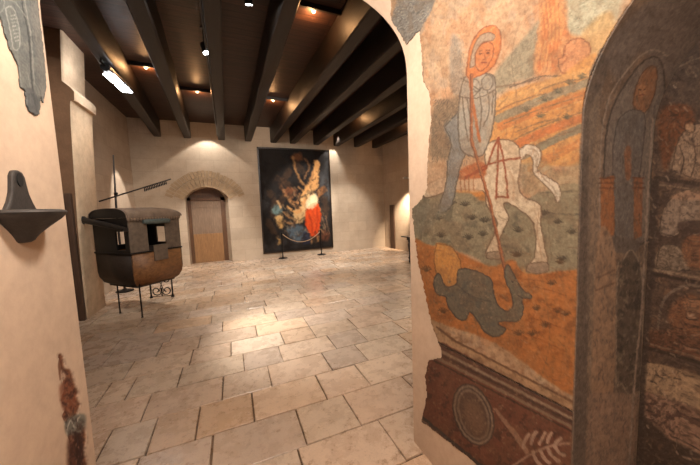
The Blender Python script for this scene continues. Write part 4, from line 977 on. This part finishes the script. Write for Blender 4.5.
# ------------------------------------------------------------------ lamps
def spot(loc, aim, power, deg, blend=.3, col=(1, .95, .87), size=.04, name='spot'):
    l = bpy.data.lights.new(name, 'SPOT'); l.energy = power; l.color = col; l.spot_size = math.radians(deg); l.spot_blend = blend; l.shadow_soft_size = size
    o = bpy.data.objects.new(name, l); o.location = loc; o.rotation_euler = (Vector(aim)-Vector(loc)).to_track_quat('-Z', 'Y').to_euler(); COL.objects.link(o); return o
def point(loc, power, col=(1, .95, .87), size=.05):
    l = bpy.data.lights.new('lamp', 'POINT'); l.energy = power; l.color = col; l.shadow_soft_size = size
    o = bpy.data.objects.new('lamp', l); o.location = loc; COL.objects.link(o); return o
def fixture(loc, aim, label, power, deg, blend=.3, col=(1, .96, .89), lens='lens', r=.045, ztop=None, group='spotlights under the ceiling'):
    """a small can spotlight on a stem, lens lit"""
    L, A = Vector(loc), Vector(aim); d = (A-L).normalized(); ztop = ztop or ZC
    t = thing('spotlight', label, 'spotlight', (L.x, L.y, ztop), group)
    Q = Matrix.Translation(L) @ d.to_track_quat('Z', 'Y').to_matrix().to_4x4()
    o = MB().lathe([(0, -.16), (r*.8, -.16), (r, -.13), (r, 0), (r*.9, 0), (r*.86, -.012), (0, -.012)], (0, 0, 0), 18, Q).build('housing', M['steel'], t); smooth_angle(o, 40)
    MB().lathe([(0, -.008), (r*.8, -.008), (r*.8, -.004), (0, -.004)], (0, 0, 0), 18, Q).build('lens', M[lens], t)
    e = L-d*.08
    MB().tube([e, (e.x, e.y, ztop)], .008, 8).lathe([(0, -.02), (.04, -.02), (.04, 0), (0, 0)], (e.x, e.y, ztop), 14).build('stem', M['steel'], t)
    spot(L+d*.01, aim, power, deg, blend, col, r*.8); return t
l1 = at_z((206, 53), 4.0); l2 = at_z((249, 5), 4.0); l3 = at_z((112, 70), 4.03)
fixture(l1, (.85, 3.75, 0), 'bright white spotlight beside the thin pale strip under the boards', 1100, 38, 1.)
fixture(l2, (.9, 5.2, 0), 'spotlight nearest the opening, high under the boards', 190, 50, .8)
# long twin-lens lamp clamped beside the first beam
def twin():
    a, b = Vector(tuple(at_z((105, 68), 3.80))), Vector(tuple(at_z((129, 91), 3.80)))
    t = thing('clamp_light', 'glaring white twin lamp clamped to the beam nearest the left wall', 'lamp', (a.x, a.y, 3.80))
    d = (b-a); e = d.normalized(); s = Vector((e.y, -e.x, 0))
    mb = MB(); mb.tube([a+Vector((0, 0, .02)), b+Vector((0, 0, .02))], .06, 12); mb.build('housing', M['steel'], t)
    for k in (.12, .55):
        p, q = a+d*k, a+d*(k+.36)
        mb = MB(); mb.prism([(p.x-s.x*.07, p.y-s.y*.07), (p.x+s.x*.07, p.y+s.y*.07), (q.x+s.x*.07, q.y+s.y*.07), (q.x-s.x*.07, q.y-s.y*.07)], 2, 3.745, 3.762)
        mb.build('lens', M['tube'], t)
    x0, x1 = beam_x(0, a.y)
    MB().tube([a-e*.02+Vector((0, 0, .03)), (a.x-.02, a.y-.1, 3.84), ((x0+x1)/2, a.y-.14, ZB+.005)], .014, 8).build('arm', M['iron'], t)
    return a, b
ta, tb = twin()
# orange uplights: a bar across two beams with a bulb on it
def uplight(px, i, j, label, z=4.31, power=6):
    y = at_z(px, z)[1]; xa = beam_x(i, y)[1]; xb = beam_x(j, y)[0]; xm = (xa+xb)/2
    t = thing('uplight', label, 'uplight', (xm, y, z), 'orange uplights between the beams')
    MB().box((xa+.002, y-.025, 4.30), (xb-.002, y+.0, ZC-.002)).build('bar', M['beam'], t)
    MB().box((xm-.05, y+.0, 4.31), (xm+.05, y+.03, 4.35)).build('holder', M['steel'], t)
    MB().lathe([(0, .0), (.02, .01), (.026, .03), (.015, .05), (0, .055)], (xm, y+.05, 4.29), 12).build('bulb', M['bulb'], t)
    point((xm, y+.16, 4.27), power, (1, .5, .2), .03)
uplight((205, 92), 1, 2, 'orange uplight bar between beams behind the white spotlight', power=6)
uplight((257, 98), 3, 4, 'orange uplight bar above the top left corner of the painting', power=6)
uplight((310, 8), 3, 4, 'orange uplight bar nearest the opening', power=6)
uplight((338, 112), 6, 7, 'orange uplight bar high above the painting', power=4)
uplight((395, 115), 8, 9, 'orange uplight bar beside the stone edge of the opening', power=6)
uplight((141, 66), 0, 1, 'orange uplight bar next to the twin lamp', power=6)
# thin pale strip added as the highlight on the third beam's edge
y0, y1 = 9.6, 2.4
tag(MB().tube([(beam_x(2, y)[0]-.012, y, ZB+.03) for y in (y0, 7, 5, y1)], .01, 8).build('highlight_strip', M['steel']), 'thin pale strip standing in for the lit lower edge of a beam', 'highlight_strip')
# small wall spotlight throwing the bright patch at the far right
wl = at_x((405, 178), HX1-.44)
tt = thing('wall_spotlight', 'small white spotlight high on the far right wall', 'spotlight', (HX1, wl[1], wl[2]))
M['white'] = m_simple('white_enamel', (226, 220, 210), .4, 0, 20, .9, .05)
MB().box((HX1-.5, wl[1]-.05, wl[2]-.03), (HX1-.38, wl[1]+.05, wl[2]+.03), bev=.01).box((HX1-.4, wl[1]-.015, wl[2]-.012), (HX1-.002, wl[1]+.015, wl[2]+.012)).build('housing', M['white'], tt)
spot((HX1-.44, wl[1], wl[2]-.07), at_x((403.5, 214), HX1), 300, 48, 1., (1, .82, .6), .04)
# wall-washers and added fill spots out of the frame or hidden behind beams
spot((-.5, 9.5, 4.15), (-.5, 9.62, 1.0), 26, 104, .12)
spot((3.55, 9.5, 4.15), (3.75, 9.62, 1.2), 38, 90, .15)
spot((2.6, 6.0, 3.86), (2.4, 9.9, 2.0), 260, 36, .5)
spot((2.9, 7.6, 3.9), (2.7, 9.9, 2.0), 60, 18, .9)
spot((-1.6, 8.4, 3.86), (-2.5, 8.9, 1.2), 120, 40, .3)
spot((-.95, 6.0, 3.86), (-2.3, 6.2, 1.8), 24, 66, .6)
spot((-.9, 2.8, 3.8), (-2.5, 5.6, 2.2), 130, 70, .8)  # added to brighten the pier front
spot((1.8, 6.4, 3.86), (1.4, 8.3, 0), 200, 56, .8)
spot((4.2, 6.4, 3.86), (3.8, 8.2, 0), 180, 60, .8)
spot((-.3, 6.2, 3.86), (-1.1, 7.3, 0), 120, 60, .7)
spot((2.9, 3.2, 3.86), (2.2, 4.6, 0), 130, 100, .9, size=.15)  # added soft fill over the hall floor
spot((1.0, 5.4, 3.86), (1.0, 9.9, 1.6), 90, 110, .9, size=.15)  # added wide fill for the hall
spot((-.2, 7.4, 3.9), (-.5, 9.9, .8), 190, 44, .7)
spot((-1.3, 9.0, 3.86), (-.1, 10.2, 1.1), 60, 20, .5)
spot((4.0, 7.4, 3.9), (4.0, 9.9, .9), 160, 50, .8)
point((ta.x-.12, (ta.y+tb.y)/2, 3.92), 5, (.95, .97, 1), .08)
# passage lamp under the vault crown; the second is added fill for the niche
point((.16, 1.0, 2.66), 30, (1, .955, .885), .09)
point((.0, -.55, 2.5), 28, (1, .955, .885), .12)
W = bpy.data.worlds.new('world'); S.world = W; W.use_nodes = True
W.node_tree.nodes['Background'].inputs[0].default_value = (.30, .22, .16, 1); W.node_tree.nodes['Background'].inputs[1].default_value = .02
